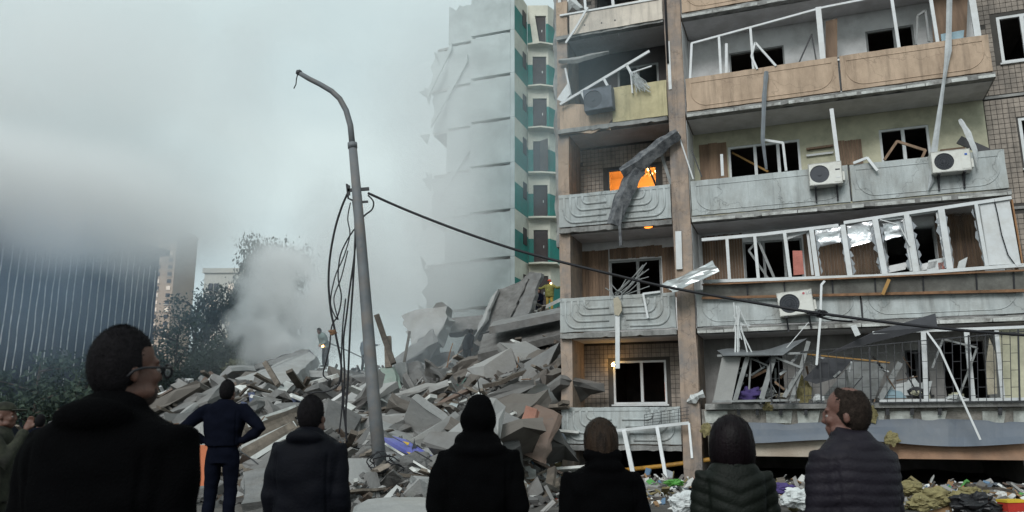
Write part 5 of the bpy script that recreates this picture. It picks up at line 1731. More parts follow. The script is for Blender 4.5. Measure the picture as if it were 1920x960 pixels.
PAL2 = [(14, (.3, .29, .28)), (12, (.6, .6, .58)), (10, (.16, .15, .14)), (10, (.24, .2, .1)), (6, (.28, .17, .09)), (3, (.72, .73, .72)), (2, (.12, .2, .3)), (1, (.35, .08, .06)), (1, (.1, .3, .08))]
fragments('litter_fragments', 'small mixed litter on the ground before the standing block', 2600, pick_front, (.02, .1), PAL2, 6, .3)
for i in range(90):
    p = pick_front(_rc)
    kind = i % 3
    nm, meshes = [('broken_plank', KINDS[2][1]), ('broken_slab', KINDS[1][1]), ('bent_sheet', KINDS[3][1])][kind]
    o = bpy.data.objects.new(nm, _rc.choice(meshes))
    COL.objects.link(o)
    s = _rc.uniform(.5, 1.5) if kind == 0 else _rc.uniform(.2, .55)
    o.scale = (s, s, s)
    o.rotation_euler = (_rc.uniform(-.2, .2), _rc.uniform(-.25, .25), _rc.uniform(0, 6.28))
    o.location = p + V((0, 0, .06 + .08 * s))
    tag(o, own_label(o, ['fallen plank', 'fallen slab piece', 'fallen bent sheet'][kind], o.location, s, *((.8, 1.2) if kind == 0 else (.3, .42)), marks=FRONTM), ['plank', 'slab', 'sheet'][kind],
        ['planks lying before the block', 'slabs lying before the block', 'sheets lying before the block'][kind])
    o['kind'] = 'thing'

def bag(name, label, px, py, Y, r, m, seed, cat='bag'):
    c = P(px, py, Y)
    mbx = MB().ell((0, 0, 0), r, nu=30, nv=20, fn=lambda d: 1 + .45 * noise.noise((d.x * 2 + seed, d.y * 2, d.z * 2)) + .25 * noise.noise((d.x * 6, d.y * 6 + seed, d.z * 6)))
    mbx.xf(Matrix.Translation(c))
    return solo(name, mbx, m, label, cat)
bag('plastic_bag', 'white and green plastic bag on the litter left of the bob-haired woman', 1284, 942, 13.6, (.24, .18, .16), m_bag, 1)
bag('plastic_bag', 'white printed bag between the bob-haired woman and the quilted-jacket man', 1497, 935, 13.4, (.26, .18, .15), m_bag, 2)
bag('green_packet', 'small bright green packet beneath the leaning white frame', 1262, 905, 16.0, (.2, .12, .06), m_green, 3, 'packet')
bag('violet_cloth', 'violet cloth on the ground behind the bob-haired woman', 1466, 917, 15.0, (.24, .14, .1), m_violet, 4, 'cloth')
for i, (px, py, Y, r) in enumerate(((1700, 915, 13.4, .34), (1750, 932, 13, .4), (1800, 938, 12.8, .34), (1665, 922, 13.6, .28), (1820, 925, 14, .3), (1730, 945, 12.2, .3))):
    bag('insulation_wool', ['tuft of insulation wool close to the quilted-jacket man shoulder', 'large flat tuft of insulation wool in the middle of the wool heap', 'tuft of insulation wool just left of the black sack', 'small tuft of insulation wool nearest the quilted-jacket man', 'tuft of insulation wool behind the black sack', 'foremost tuft of insulation wool in the wool heap'][i], px, py, Y, (r * .7, r * .5, r * .34), m_insul, 10 + i, 'wool')['group'] = 'insulation wool on the ground'
bag('black_sack', 'black sack on the litter at the lower right', 1828, 946, 12.6, (.34, .2, .16), mat('black_sack_plastic', (.012, .012, .014), rough=.4, bump=.5), 20)
c = P(1898, 948, 12.6)
ob_ = empty('striped_box', c, .2, 'small yellow and red striped box at the lower right corner', 'box')
part('box_body', MB().box(-.17, .17, -.1, .1, -.08, .05), mat('red_card', (.4, .03, .02)), ob_)
part('box_lid', MB().box(-.18, .18, -.11, .11, .052, .09), mat('yellow_card', (.6, .4, .03)), ob_)

# ------------------------------------------------------------------ street lamp and cables
m_pole = mat('galvanised_pole', (.13, .14, .15), rough=.6, var=.2, scale=3, dirt=(.2, .16, .13), damt=.5, dscale=2.5, bump=.3)
YP = 15.0
base = P(716, 905, YP)
sl_ = empty('street_lamp', base, 0, 'leaning grey street lamp post with its lamp head torn off', 'street lamp')
def pl(px, py, Y=YP):
    return P(px, py, Y) - base
part('pole', MB().tube([pl(716, 910), pl(700, 740), pl(676, 440), pl(661, 272)], [.128, .12, .10, .083], 14), m_pole, sl_, smooth=True)
part('arm', MB().tube([pl(661, 275), pl(657, 235), pl(649, 207), pl(637, 185), pl(622, 171), pl(600, 158), pl(580, 148), pl(563, 138)], [.062, .06, .058, .056, .056, .054, .052, .05], 12), m_pole, sl_, smooth=True)
part('collar', MB().tube([pl(660.6, 268), pl(661.3, 278)], .095, 14), m_pole, sl_, smooth=True)
part('torn_socket', MB().ell(pl(561, 136), (.07, .06, .055), nu=10, nv=8, fn=lambda d: 1 + .3 * noise.noise(d * 3)), m_dark, sl_)
part('dangling_lead', MB().tube([pl(558, 140), pl(556, 148), pl(555, 158), pl(551, 166)], .012, 5), m_wire, sl_)
part('clamp', MB().bar(pl(652, 357), pl(692, 354), .06, .05).bar(pl(654, 348), pl(654, 366), .05, .05), m_dark, sl_)
part('clamp', MB().bar(pl(664, 380), pl(690, 378), .04, .04), m_dark, sl_)
part('hook', MB().tube([pl(655, 350), pl(650, 345), pl(653, 372), pl(662, 376)], .02, 6), m_dark, sl_)
part('pole_footing', MB().ell(pl(722, 892), (.32, .28, .24), nu=18, nv=12, fn=lambda d: 1 + .4 * noise.noise(d * 2.2)), m_c4, sl_)
# loose wire nest at the foot
rn = random.Random(2)
for i in range(5):
    c = P(716 + rn.uniform(-8, 20), 872 + rn.uniform(-8, 14), YP - .3)
    ring = [c + V((math.cos(t) * rn.uniform(.12, .3), rn.uniform(-.1, .1), math.sin(t) * rn.uniform(.1, .2))) for t in np.linspace(0, 5.6, 12)]
    solo('wire_coil', MB().tube(ring, .012, 5), m_wire, ['wide', 'crooked', 'small', 'upper', 'lower'][i] + ' loop of loose wire tangled round the foot of the lamp post', 'wire', 'wire loops at the lamp post foot', smooth=True)

def catmull(ps, k=6):
    out = []
    for i in range(len(ps) - 1):
        p0, p1, p2, p3 = ps[max(0, i - 1)], ps[i], ps[i + 1], ps[min(len(ps) - 1, i + 2)]
        for j in range(k):
            t = j / k
            out.append(.5 * ((2 * p1) + (p2 - p0) * t + (2 * p0 - 5 * p1 + 4 * p2 - p3) * t * t + (3 * p1 - p0 - 3 * p2 + p3) * t ** 3))
    return out + [ps[-1]]
def cable(label, pts, r, group=None, name='hanging_cable', Y=YP):
    ps = [P(q[0], q[1], q[2] if len(q) > 2 else Y) for q in pts]
    return solo(name, MB().tube(catmull(ps), r, 6), m_wire, label, 'cable', group, smooth=True)
cable('long black cable running from the lamp post to the right edge', [(690, 362, 15), (760, 393, 15), (860, 432, 14.8), (960, 466, 14.6), (1040, 488, 14.4), (1150, 515, 14.2), (1250, 538, 14), (1440, 572, 13.6), (1520, 585, 13.4), (1660, 604, 13.2), (1800, 619, 13), (1930, 629, 12.8)], .026, name='power_cable')
cable('short cable end drooping under the long black cable', [(1505, 583, 13.42), (1530, 592, 13.4), (1560, 600, 13.4), (1598, 603, 13.4)], .018, name='cable_end')
bag('cable_joint', 'black joint on the long cable before the second-floor balcony', 1540, 587, 13.38, (.09, .05, .05), m_wire, 30, 'cable joint')
cable('leftmost cable hanging in a wide bow left of the lamp post', [(652, 362), (640, 390), (628, 430), (619, 480), (616, 530), (620, 580), (626, 610), (632, 640), (638, 670), (640, 695), (636, 720)], .022)
cable('thick straight cable hanging close to the lamp post', [(662, 378), (666, 420), (665, 470), (662, 530), (658, 590), (655, 650), (652, 720), (648, 780), (650, 830)], .02)
cable('cable hanging just left of the straight one, reaching the rubble', [(668, 400), (668, 440), (663, 490), (656, 540), (650, 590), (644, 640), (646, 700), (644, 760), (648, 800)], .018)
cable('thin looped cable crossing the bowed one', [(664, 430), (650, 452), (638, 480), (634, 520), (640, 556), (634, 590), (622, 612), (618, 650), (612, 676), (606, 702), (616, 712)], .014)
cable('thin cable twisting between the two thick ones', [(657, 380), (652, 410), (656, 440), (645, 480), (628, 520), (620, 570), (634, 600), (626, 560), (640, 520), (652, 470)], .012)
cable('cable loop at the clamp on the right side of the post', [(690, 366), (700, 378), (698, 392), (686, 402), (676, 412), (668, 422)], .016)
cable('thin cable hanging to the planks near the post', [(648, 560), (642, 620), (640, 690), (642, 750), (636, 812)], .014)
cable('cable lying on the slab from the hanging bundle', [(636, 720), (628, 728), (612, 734), (596, 735), (580, 738)], .016)
bag('cable_splice', 'small brown splice in the bowed hanging cables', 624, 623, YP, (.07, .05, .05), m_rust, 31, 'splice')

# ------------------------------------------------------------------ smoke
def smoke_mat(name, dens, col, scale, thr, amp, aniso=.2, inner=.15):
    m = bpy.data.materials.new(name)
    m.use_nodes = True
    n, l = m.node_tree.nodes, m.node_tree.links
    n.clear()
    out = n.new('ShaderNodeOutputMaterial')
    pv = n.new('ShaderNodeVolumePrincipled')
    pv.inputs['Color'].default_value = (*col, 1)
    pv.inputs['Anisotropy'].default_value = aniso
    tc = n.new('ShaderNodeTexCoord')
    ln_ = n.new('ShaderNodeVectorMath')
    ln_.operation = 'LENGTH'
    l.new(tc.outputs['Object'], ln_.inputs[0])
    fall = n.new('ShaderNodeMapRange')
    fall.interpolation_type = 'SMOOTHSTEP'
    fall.inputs['From Min'].default_value = 1.0
    fall.inputs['From Max'].default_value = inner
    l.new(ln_.outputs['Value'], fall.inputs['Value'])
    ge = n.new('ShaderNodeNewGeometry')
    nz = n.new('ShaderNodeTexNoise')
    nz.inputs['Scale'].default_value = scale
    nz.inputs['Detail'].default_value = 5
    nz.inputs['Roughness'].default_value = .55
    nz.inputs['Distortion'].default_value = .6
    l.new(ge.outputs['Position'], nz.inputs['Vector'])
    # density = dens * clamp(fall + amp * (noise - 0.5) - thr)
    a = n.new('ShaderNodeMath')
    a.operation = 'SUBTRACT'
    l.new(nz.outputs[0], a.inputs[0])
    a.inputs[1].default_value = .5
    b = n.new('ShaderNodeMath')
    b.operation = 'MULTIPLY_ADD'
    l.new(a.outputs[0], b.inputs[0])
    b.inputs[1].default_value = amp
    l.new(fall.outputs[0], b.inputs[2])
    c = n.new('ShaderNodeMapRange')
    c.inputs['From Min'].default_value = thr
    c.inputs['From Max'].default_value = 1.0
    c.inputs['To Max'].default_value = dens
    l.new(b.outputs[0], c.inputs['Value'])
    d = n.new('ShaderNodeMath')
    d.operation = 'MULTIPLY'
    l.new(c.outputs[0], d.inputs[0])
    l.new(fall.outputs[0], d.inputs[1])
    l.new(d.outputs[0], pv.inputs['Density'])
    l.new(pv.outputs[0], out.inputs['Volume'])
    return m
def smoke(label, c, r, m, rot=(0, 0, 0)):
    mbx = MB().ell((0, 0, 0), (1, 1, 1), nu=24, nv=16)
    me = mbx.mesh('smoke')
    o = link('smoke', me, m, None, 'stuff')
    o.location = c
    o.scale = r
    o.rotation_euler = rot
    tag(o, label, 'smoke', 'smoke drifting over the ruin')
    o['kind'] = 'stuff'
    return o
WHT = (.995, .998, .998)
BLU = (.86, .93, .99)
sm_big = smoke_mat('smoke_thick', .8, WHT, .15, .18, 1.5, .45)
sm_soft = smoke_mat('smoke_thin', .085, BLU, .13, .12, 1.2, .3)
sm_faint = smoke_mat('smoke_faint', .09, (.62, .8, 1.0), .16, .12, 1.6, .3)
sm_blue = smoke_mat('smoke_blue', .16, (.72, .9, 1.0), .2, .12, 1.6, .3)
sm_bank = smoke_mat('smoke_bank', 1.9, WHT, .2, .14, 1.6, .55)
sm_wide = smoke_mat('smoke_wide', .42, WHT, .12, .16, 2.6, .5)
sm_mid = smoke_mat('smoke_middling', .42, WHT, .15, .16, 1.5, .5)
sm_veil = smoke_mat('smoke_veil', .5, WHT, .12, .10, 1.2, .5)
sm_puff = smoke_mat('smoke_puff', 2.6, WHT, .7, .42, 2.9, .4)
sm_torn = smoke_mat('smoke_torn', 1.7, WHT, .38, .34, 2.6, .45)
sm_torn.cycles.volume_step_rate = .7
sm_puff.cycles.volume_step_rate = .45
for m_, d_, r_ in ((sm_wide, 3, 2.2), (sm_faint, 3, 1.8), (sm_soft, 3, 1.8), (sm_veil, 4, 1.6), (sm_blue, 4, 1.4)):
    m_.cycles.volume_step_rate = r_
    [n_ for n_ in m_.node_tree.nodes if n_.type == 'TEX_NOISE'][0].inputs['Detail'].default_value = d_
smoke('broad grey smoke cloud rising behind the lamp post', P(735, 490, 44), (9.5, 4.5, 8.5), sm_mid)
smoke('smoke cloud wrapping the lower left of the ruined tower', P(838, 430, 41), (5.0, 3.0, 10), sm_big)
smoke('dense white smoke puff rising behind the tilted light slab', P(494, 640, 40), (2.7, 2.2, 2.8), sm_puff)
smoke('upper white smoke puff curling over the lower one', P(470, 590, 40.5), (2.0, 1.8, 2.0), sm_puff)
smoke('pale smoke plume above the white puff', P(625, 480, 43), (5.0, 3.0, 9.5), sm_mid)
smoke('smoke bank hiding the roof of the dark building', P(110, 372, 35.5), (13.5, 3.4, 5.2), sm_bank, (0, RAD(14), 0))
smoke('smoke drifting before the top of the beige tower', P(325, 420, 70), (6.5, 3, 3.6), sm_mid)
smoke('torn smoke rising right of the white puff', P(566, 590, 41), (4.4, 2.4, 5.4), sm_torn)
smoke('torn smoke curling up before the drooping tree', P(510, 520, 42), (3.2, 2.0, 4.6), sm_torn)
smoke('wide pale smoke filling the sky at the left', P(150, 190, 41), (24, 5, 14), sm_wide)
smoke('grey smoke drifting at the upper left', P(-20, 90, 37), (14, 4, 9), sm_wide)
smoke('thin bluish smoke before the dark building', P(110, 540, 28), (11, 4, 6), sm_faint)
smoke('bluish smoke wisp before the left corner of the standing block', P(1075, 150, 18.6), (3.0, 1.3, 4.2), sm_blue)
smoke('bluish smoke before the green stairwell', P(1000, 290, 41), (3.4, 1.5, 9), sm_blue)
smoke('small white smoke puff low behind the heap', P(545, 655, 40), (2.0, 1.6, 1.8), sm_puff)
smoke('thin smoke veil over the ruined tower top', P(825, 190, 41), (7.0, 2.4, 11), sm_veil)
smoke('thin smoke drifting low over the heap', P(720, 670, 32), (13, 4, 3.6), sm_soft)


# ------------------------------------------------------------------ people
m_skin = mat('skin', (.10, .046, .032), rough=.55, var=.12, scale=14, bump=.15, bscale=90, spec=.4)
m_skin2 = mat('skin_ruddy', (.12, .056, .042), rough=.55, var=.15, scale=14, bump=.15, bscale=90, spec=.4)
m_hairb = mat('hair_black', (.008, .007, .008), rough=.7, var=.4, scale=40, bump=.4, bscale=160, spec=.06)
m_hairbr = mat('hair_brown', (.020, .012, .0075), rough=.5, var=.7, scale=30, stretch=.15, bump=.4, bscale=120, spec=.12)
m_hairg = mat('hair_grey_brown', (.022, .016, .013), rough=.75, var=.5, scale=40, bump=.4, bscale=160, spec=.08)
m_black = mat('black_fleece', (.0017, .0017, .002), rough=.95, var=.3, scale=6, bump=.35, bscale=130, spec=.03)
m_navy = mat('navy_cotton', (.0042, .0052, .0105), rough=.95, var=.25, scale=6, bump=.35, bscale=130, spec=.03)
m_navy2 = mat('navy_shell', (.0032, .0036, .006), rough=.7, var=.25, scale=5, bump=.2, bscale=60, spec=.08)
m_olive = mat('dark_green_quilt', (.0058, .0078, .0058), rough=.6, var=.25, scale=6, bump=.25, bscale=60, spec=.15)
m_plum = mat('plum_quilt', (.0125, .0105, .0155), rough=.6, var=.25, scale=6, bump=.25, bscale=60, spec=.15)
m_jean = mat('dark_trousers', (.004, .0045, .007), rough=.95, var=.3, bump=.3, bscale=120, spec=.03)
m_shoe = mat('dark_shoe', (.01, .01, .01), rough=.6, bump=.1)
m_camo = mat('camouflage', (.022, .024, .015), rough=.9, var=.6, scale=9, dirt=(.008, .008, .006), damt=.9, dscale=7, bump=.3)
m_fire = mat('firefighter_suit', (.16, .15, .04), rough=.8, var=.25, bump=.3)
m_eye = mat('eyeball', (.2, .18, .17), rough=.2, var=.02, bump=0)

def remesh(mbx, voxel, smooth=2, name='m'):
    me = mbx.mesh(name)
    o = bpy.data.objects.new('tmp', me)
    COL.objects.link(o)
    r = o.modifiers.new('r', 'REMESH')
    r.mode = 'VOXEL'
    r.voxel_size = voxel
    if smooth:
        s = o.modifiers.new('s', 'SMOOTH')
        s.iterations = smooth
        s.factor = .6
    dg = bpy.context.evaluated_depsgraph_get()
    new = bpy.data.meshes.new_from_object(o.evaluated_get(dg))
    bpy.data.objects.remove(o, do_unlink=True)
    bpy.data.meshes.remove(me)
    new.polygons.foreach_set('use_smooth', [True] * len(new.polygons))
    return new

def displace(me, fn):
    n = len(me.vertices)
    co = np.empty(n * 3)
    no = np.empty(n * 3)
    me.vertices.foreach_get('co', co)
    me.vertices.foreach_get('normal', no)
    co, no = co.reshape(-1, 3), no.reshape(-1, 3)
    d = np.array([fn(c) for c in co])
    me.vertices.foreach_set('co', (co + no * d[:, None]).ravel())
    me.update()

def folds(amp, seed, sc=5.0):
    def f(c):
        z = c[2]
        return amp * (noise.noise((c[0] * sc, c[1] * sc, z * sc * 1.8 + seed)) + .5 * noise.noise((c[0] * sc * 2.2 + z * 3, c[1] * sc * 2.2, z * sc * 2.5 + seed)))
    return f

def ering(c, a, b, n=28, e=2.4, tilt=0.0):
    out = []
    for i in range(n):
        t = 2 * math.pi * i / n
        x, y = math.cos(t), math.sin(t)
        x = math.copysign(abs(x) ** (2 / e), x) * a
        y = math.copysign(abs(y) ** (2 / e), y) * b
        out.append(V((c[0] + x, c[1] + y, c[2] + y * tilt)))
    return out

ARMS = {'down': ((.186, .0, 1.41), (.235, -.03, 1.13), (.232, .05, .89)),
        'pockets': ((.186, .0, 1.41), (.243, -.07, 1.14), (.205, .11, .98)),
        'front': ((.184, .0, 1.405), (.222, .02, 1.14), (.10, .22, 1.07)),
        'hips': ((.205, .0, 1.43), (.46, -.10, 1.20), (.215, -.02, 1.045)),
        'phone': ((.205, .0, 1.425), (.27, .16, 1.17), (.10, .25, 1.50)),
        'out': ((.205, .0, 1.43), (.42, .10, 1.28), (.66, .16, 1.30))}

def hand(mbx, wr, d, s, curl=.5):
    """palm, four fingers and a thumb from the wrist along d"""
    d = d.normalized()
    side = V((0, 1, 0)) - d * d.y
    side = side.normalized() if side.length > .2 else V((1, 0, 0))
    pn = d.cross(side).normalized() * s
    c = wr + d * .05
    M3 = Matrix((side, pn, d)).transposed()
    mbx.ell(c, (.040, .017, .055), M3, 12, 8)
    for i, ln in enumerate((.066, .076, .072, .056)):
        b0 = wr + d * .088 + side * (.030 - .020 * i)
        b1 = b0 + d * (ln * .5) + pn * (-.010 * curl)
        b2 = b1 + (d * (1 - .6 * curl) - pn * curl).normalized() * (ln * .5)
        mbx.tube([b0 - d * .03, b0, b1, b2], [.0095, .0095, .009, .007], 8)
    t0 = wr + d * .03 + side * .034
    mbx.tube([t0 - side * .015, t0 + side * .018 + d * .022, t0 + side * .022 + d * .058 - pn * .015], [.013, .0115, .008], 8)

def head_mesh(c, M3, voxel, H=1.0):
    mbx = MB()
    E = lambda p, r, nu=18, nv=12: mbx.ell(c + M3 @ (V(p) * H), tuple(q * H for q in r), M3, nu, nv)
    E((0, -.012, .034), (.076, .096, .088), 26, 18)
    E((0, .030, -.030), (.060, .068, .088), 22, 16)
    E((0, .048, -.088), (.042, .044, .034))
    E((0, .062, -.100), (.024, .030, .020))
    for s in (-1, 1):
        E((.030 * s, .072, -.032), (.026, .022, .026))
        E((.076 * s, -.006, -.022), (.008, .018, .029))
        E((.046 * s, .034, -.078), (.018, .04, .024))
    E((0, .082, .016), (.050, .013, .014))
    E((0, .098, -.012), (.010, .012, .030))
    E((0, .103, -.034), (.014, .015, .013))
    E((0, .076, -.074), (.032, .022, .034))
    E((0, .094, -.066), (.022, .009, .006))
    E((0, .092, -.077), (.019, .009, .006))
    nk = [c + M3 @ V((0, -.012, -.06)) * H, c + M3 @ V((0, -.025, -.13)) * H, c + V((0, -.035, -.24)) * H]
    mbx.tube(nk, [.054 * H, .054 * H, .066 * H], 18)
    return mbx

def person(label, px, Y, z0, H, face=0.0, yaw=0.0, pitch=0.0, arms='down', arm_r=None, bulk=1.0, jacket=None, trousers=None, hairm=None, skin=None,
           hair='short', hood=None, quilt=None, collar=None, hem=.80, name='person', voxel=.010, cat='person', group=None, lean=0.0, crouch=0.0, girl=False, shoulder=1.0, extras=None, headk=1.06):
    base = tb(px, Y, z0)
    k = H / 1.78
    root = empty(name, base, RAD(face), label, cat, group)
    root.scale = (k, k, k)
    jacket, trousers, hairm, skin = jacket or m_black, trousers or m_jean, hairm or m_hairb, skin or m_skin
    hc = V((0, .025, 1.645))
    M3 = Euler((RAD(pitch), 0, RAD(yaw))).to_matrix() * headk
    q = bulk
    def bend(p):                                   # crouch / lean of the trunk about the hips
        p = V(p)
        if lean and p.z > .9:
            p = V((0, 0, .9)) + Matrix.Rotation(-lean, 3, 'X') @ (p - V((0, 0, .9)))
        return p - V((0, 0, crouch))
    legs = []
    for s in (-1, 1):
        hp, kn, an = V((.10 * s, 0, .92 - crouch)), V((.115 * s, .03 + crouch * .7, .50 - crouch * .45)), V((.125 * s, -.02 - crouch * .1, .09))
        legs.append((s, hp, kn, an))
    # skin: head, neck, trunk, arms, hands, legs in one surface
    bd = head_mesh(hc, M3, voxel)
    bd.v = [bend(p) for p in bd.v]
    tors = [(.84, .15, .10), (.98, .145, .105), (1.12, .14, .10), (1.28, .16, .105), (1.40, .165, .095), (1.47, .11, .075), (1.51, .06, .06)]
    bd.loft([[bend(p) for p in ering((0, 0, z), a, b, 20)] for z, a, b in tors])
    for s in (-1, 1):
        A = ARMS[arm_r if (s > 0 and arm_r) else arms]
        sh, el, wr = [bend(V((p[0] * s, p[1], p[2]))) for p in A]
        bd.tube([sh, sh.lerp(el, .5), el, el.lerp(wr, .4), wr], [.048, .046, .040, .038, .027], 12)
        hand(bd, wr, (wr - el) if A is not ARMS['hips'] else V((-.5 * s, .5, -.6)), s, .5 if A is not ARMS['phone'] else .9)
    for s, hp, kn, an in legs:
        bd.tube([hp, hp.lerp(kn, .5), kn, kn.lerp(an, .35), an], [.075, .068, .05, .05, .036], 12)
        bd.ell(an + V((0, .07, -.05)), (.04, .11, .035), None, 12, 8)
    link('body', remesh(bd, max(.006, voxel * .75), 5, 'body'), skin, root)
    # trousers
    tr = MB()
    tr.loft([ering((0, 0, z - crouch), a, b, 24) for z, a, b in ((.80, .17, .12), (.90, .185, .135), (1.0, .175, .13), (1.05, .165, .12))])
    for s, hp, kn, an in legs:
        tr.tube([hp + V((-.005 * s, 0, .02)), hp.lerp(kn, .4), kn, kn.lerp(an, .5), an + V((0, 0, -.02))], [.102, .098, .078, .075, .068], 16)
    me = remesh(tr, voxel * 1.2, 3, 'trousers')
    displace(me, folds(.012, 3))
    link('trousers', me, trousers, root)
    for s, hp, kn, an in legs:
        sh = MB().ell(an + V((0, .065, -.048)), (.05, .135, .04), None, 14, 10)
        part('shoe', sh, m_shoe, root, smooth=True)
    # jacket or jumper
    jk = MB()
    w = shoulder
    prof = [(hem, .200 * q, .150 * q), (hem + .05, .212 * q, .158 * q), (.95, .205 * q, .158 * q), (1.10, .205 * q, .160 * q), (1.24, .222 * q * w, .162 * q), (1.34, .236 * q * w, .158 * q),
            (1.415, .232 * q * w, .145 * q), (1.462, .195 * q * w, .125 * q), (1.50, .135, .108), (1.53, .092, .090), (1.55, .080, .080)]
    if girl:
        prof = [(z, a * (.93 if 1.0 < z < 1.2 else .95 if z > 1.2 else 1.03), b) for z, a, b in prof]
    jk.loft([[bend(p) for p in ering((0, -.012 * (z > 1.1), z), a, b, 36, 2.35)] for z, a, b in prof])
    for s in (-1, 1):
        A = ARMS[arm_r if (s > 0 and arm_r) else arms]
        sh, el, wr = [bend(V((p[0] * s * (w if j == 0 else 1 + .5 * (w - 1)), p[1], p[2]))) for j, p in enumerate(A)]
        rr = .5 + .5 * q
        inn = sh + V((-.06 * s, 0, -.005))
        jk.tube([inn, sh, sh.lerp(el, .3), sh.lerp(el, .65), el, el.lerp(wr, .35), el.lerp(wr, .75), wr], [.070 * rr, .080 * rr, .079 * rr, .073 * rr, .066 * rr, .066 * rr, .056 * rr, .046 * rr], 18)
    if collar in ('stand', 'both'):
        jk.loft([[bend(p) for p in ering((0, .0, z), a, b, 28, 2.1, .25)] for z, a, b in ((1.46, .14, .125), (1.50, .112, .108), (1.54, .092, .094), (1.572, .084, .088))])
    if collar in ('hood', 'both'):                            # hood lying on the shoulders
        jk.ell(bend(V((0, -.10, 1.49))), (.128, .075, .055), Euler((RAD(-30), 0, 0)).to_matrix(), 24, 16)
        jk.ell(bend(V((0, -.02, 1.53))), (.100, .098, .045), None, 24, 14)
    if collar == 'both':
        jk.ell(bend(V((0, -.035, 1.555))), (.128, .118, .07), None, 24, 16)
    if hood == 'up':
        jk.ell(bend(hc + V((0, -.022, .018))), (.113, .130, .142), Euler((RAD(-8), 0, 0)).to_matrix(), 28, 20)
        jk.ell(bend(hc + V((0, -.02, -.13))), (.142, .135, .085), None, 26, 16)
        jk.ell(bend(V((0, -.05, 1.46))), (.185, .12, .075), None, 26, 16)
    me = remesh(jk, voxel, 9, 'jacket')
    if quilt == 'rows':
        displace(me, lambda c: .0055 * (abs(math.sin((c[2] + .12 * c[0] * c[0] + .02 * noise.noise((c[0] * 6, c[1] * 6, c[2]))) * math.pi / .054)) - .5) + .008 * noise.noise((c[0] * 9, c[1] * 9, c[2] * 14)))
    elif quilt == 'chevron':
        displace(me, lambda c: .008 * (abs(math.sin((c[2] - .38 * abs(c[0])) * math.pi / .078)) - .5) + .008 * noise.noise((c[0] * 9, c[1] * 9, c[2] * 14)))
    else:
        displace(me, folds(.016, px * .01))
    displace(me, lambda c: -.009 * math.exp(-((abs(c[0]) - .176) / .011) ** 2) * ss(.9, 1.0, c[2]) * (1 - ss(1.36, 1.44, c[2])) - .006 * math.exp(-(c[0] / .006) ** 2) * (1 if c[1] > 0 else 0))
    link('jacket', me, jacket, root)
    # hair
    def hairball(r, fn, name='hair', off=V((0, -.012, .034)), nu=44, nv=30, fuzz=.018):
        hm = MB().ell((0, 0, 0), r, None, nu, nv, fn=lambda d: fn(d) * (1 + fuzz * noise.noise(d * 11)))
        hm.v = [bend(hc + M3 @ (p + off)) for p in hm.v]
        if voxel < .012 and name == 'hair':        # short strands so that the outline is not a clean shell
            rn_ = random.Random(7)
            vs0 = list(hm.v)
            cc = sum(vs0, V()) / len(vs0)
            kk = [i_ for i_ in range(nu, len(vs0) - nu) if fn(V((math.sin(math.pi * (i_ // nu) / nv) * math.cos(2 * math.pi * (i_ % nu) / nu), math.sin(math.pi * (i_ // nu) / nv) * math.sin(2 * math.pi * (i_ % nu) / nu), -math.cos(math.pi * (i_ // nu) / nv)))) > .99]
            for _ in range(3200):
                i_ = rn_.choice(kk)
                a_ = vs0[i_].lerp(vs0[i_ + rn_.choice((1, nu - 1 if i_ + nu < len(vs0) else 1))], rn_.random())
                u_ = (a_ - cc).normalized()
                t_ = V((rn_.gauss(0, 1), rn_.gauss(0, 1), rn_.gauss(0, 1) - .8))
                t_ = (t_ - u_ * t_.dot(u_)).normalized()
                w_ = u_.cross(t_) * .0012
                tip = a_ + u_ * rn_.uniform(.002, .007) + t_ * rn_.uniform(.006, .014)
                b_ = len(hm.v)
                hm.v += [a_ - w_ - u_ * .002, a_ + w_ - u_ * .002, tip]
                hm.f.append((b_, b_ + 1, b_ + 2))
        o = part(name, hm, hairm, root, smooth=True, fix=False)
        return o
    def locks(prof_, cnt, wid, flare):
        """long strands combed down over the hair"""
        rn_ = random.Random(3)
        prof_ = sorted(prof_, key=lambda q_: -q_[0])
        lk = MB()
        for _ in range(cnt):
            t0 = rn_.uniform(math.pi * .85, math.pi * 2.15)
            out_ = 1.02 + rn_.uniform(-.02, .045)
            st = rn_.choice((0, 0, 1, 2))
            pts_ = []
            for j_, (z_, a_, b_) in enumerate(prof_[st:]):
                t0 += rn_.gauss(0, .03)
                e_ = out_ + (flare * 3 * rn_.uniform(-.5, 1) if j_ > len(prof_) - st - 3 else 0)
                pts_.append(bend(hc + M3 @ V((math.cos(t0) * a_ * e_, math.sin(t0) * b_ * e_ - .025, z_ + rn_.gauss(0, .004)))))
            if rn_.random() < .4:
                pts_ = pts_[:-rn_.randint(1, 2)]
            k_ = len(lk.v)
            for q_, p_ in enumerate(pts_):
                w_ = V((-math.sin(t0), math.cos(t0), 0)) * wid * (1 if q_ < len(pts_) - 1 else .2)
                lk.v += [p_ - w_, p_ + w_]
            lk.f += [(k_ + 2 * q_, k_ + 2 * q_ + 1, k_ + 2 * q_ + 3, k_ + 2 * q_ + 2) for q_ in range(len(pts_) - 1)]
        o_ = part('hair_locks', lk, hairm, root, smooth=True, fix=False)
        o_['kind'] = 'stuff'
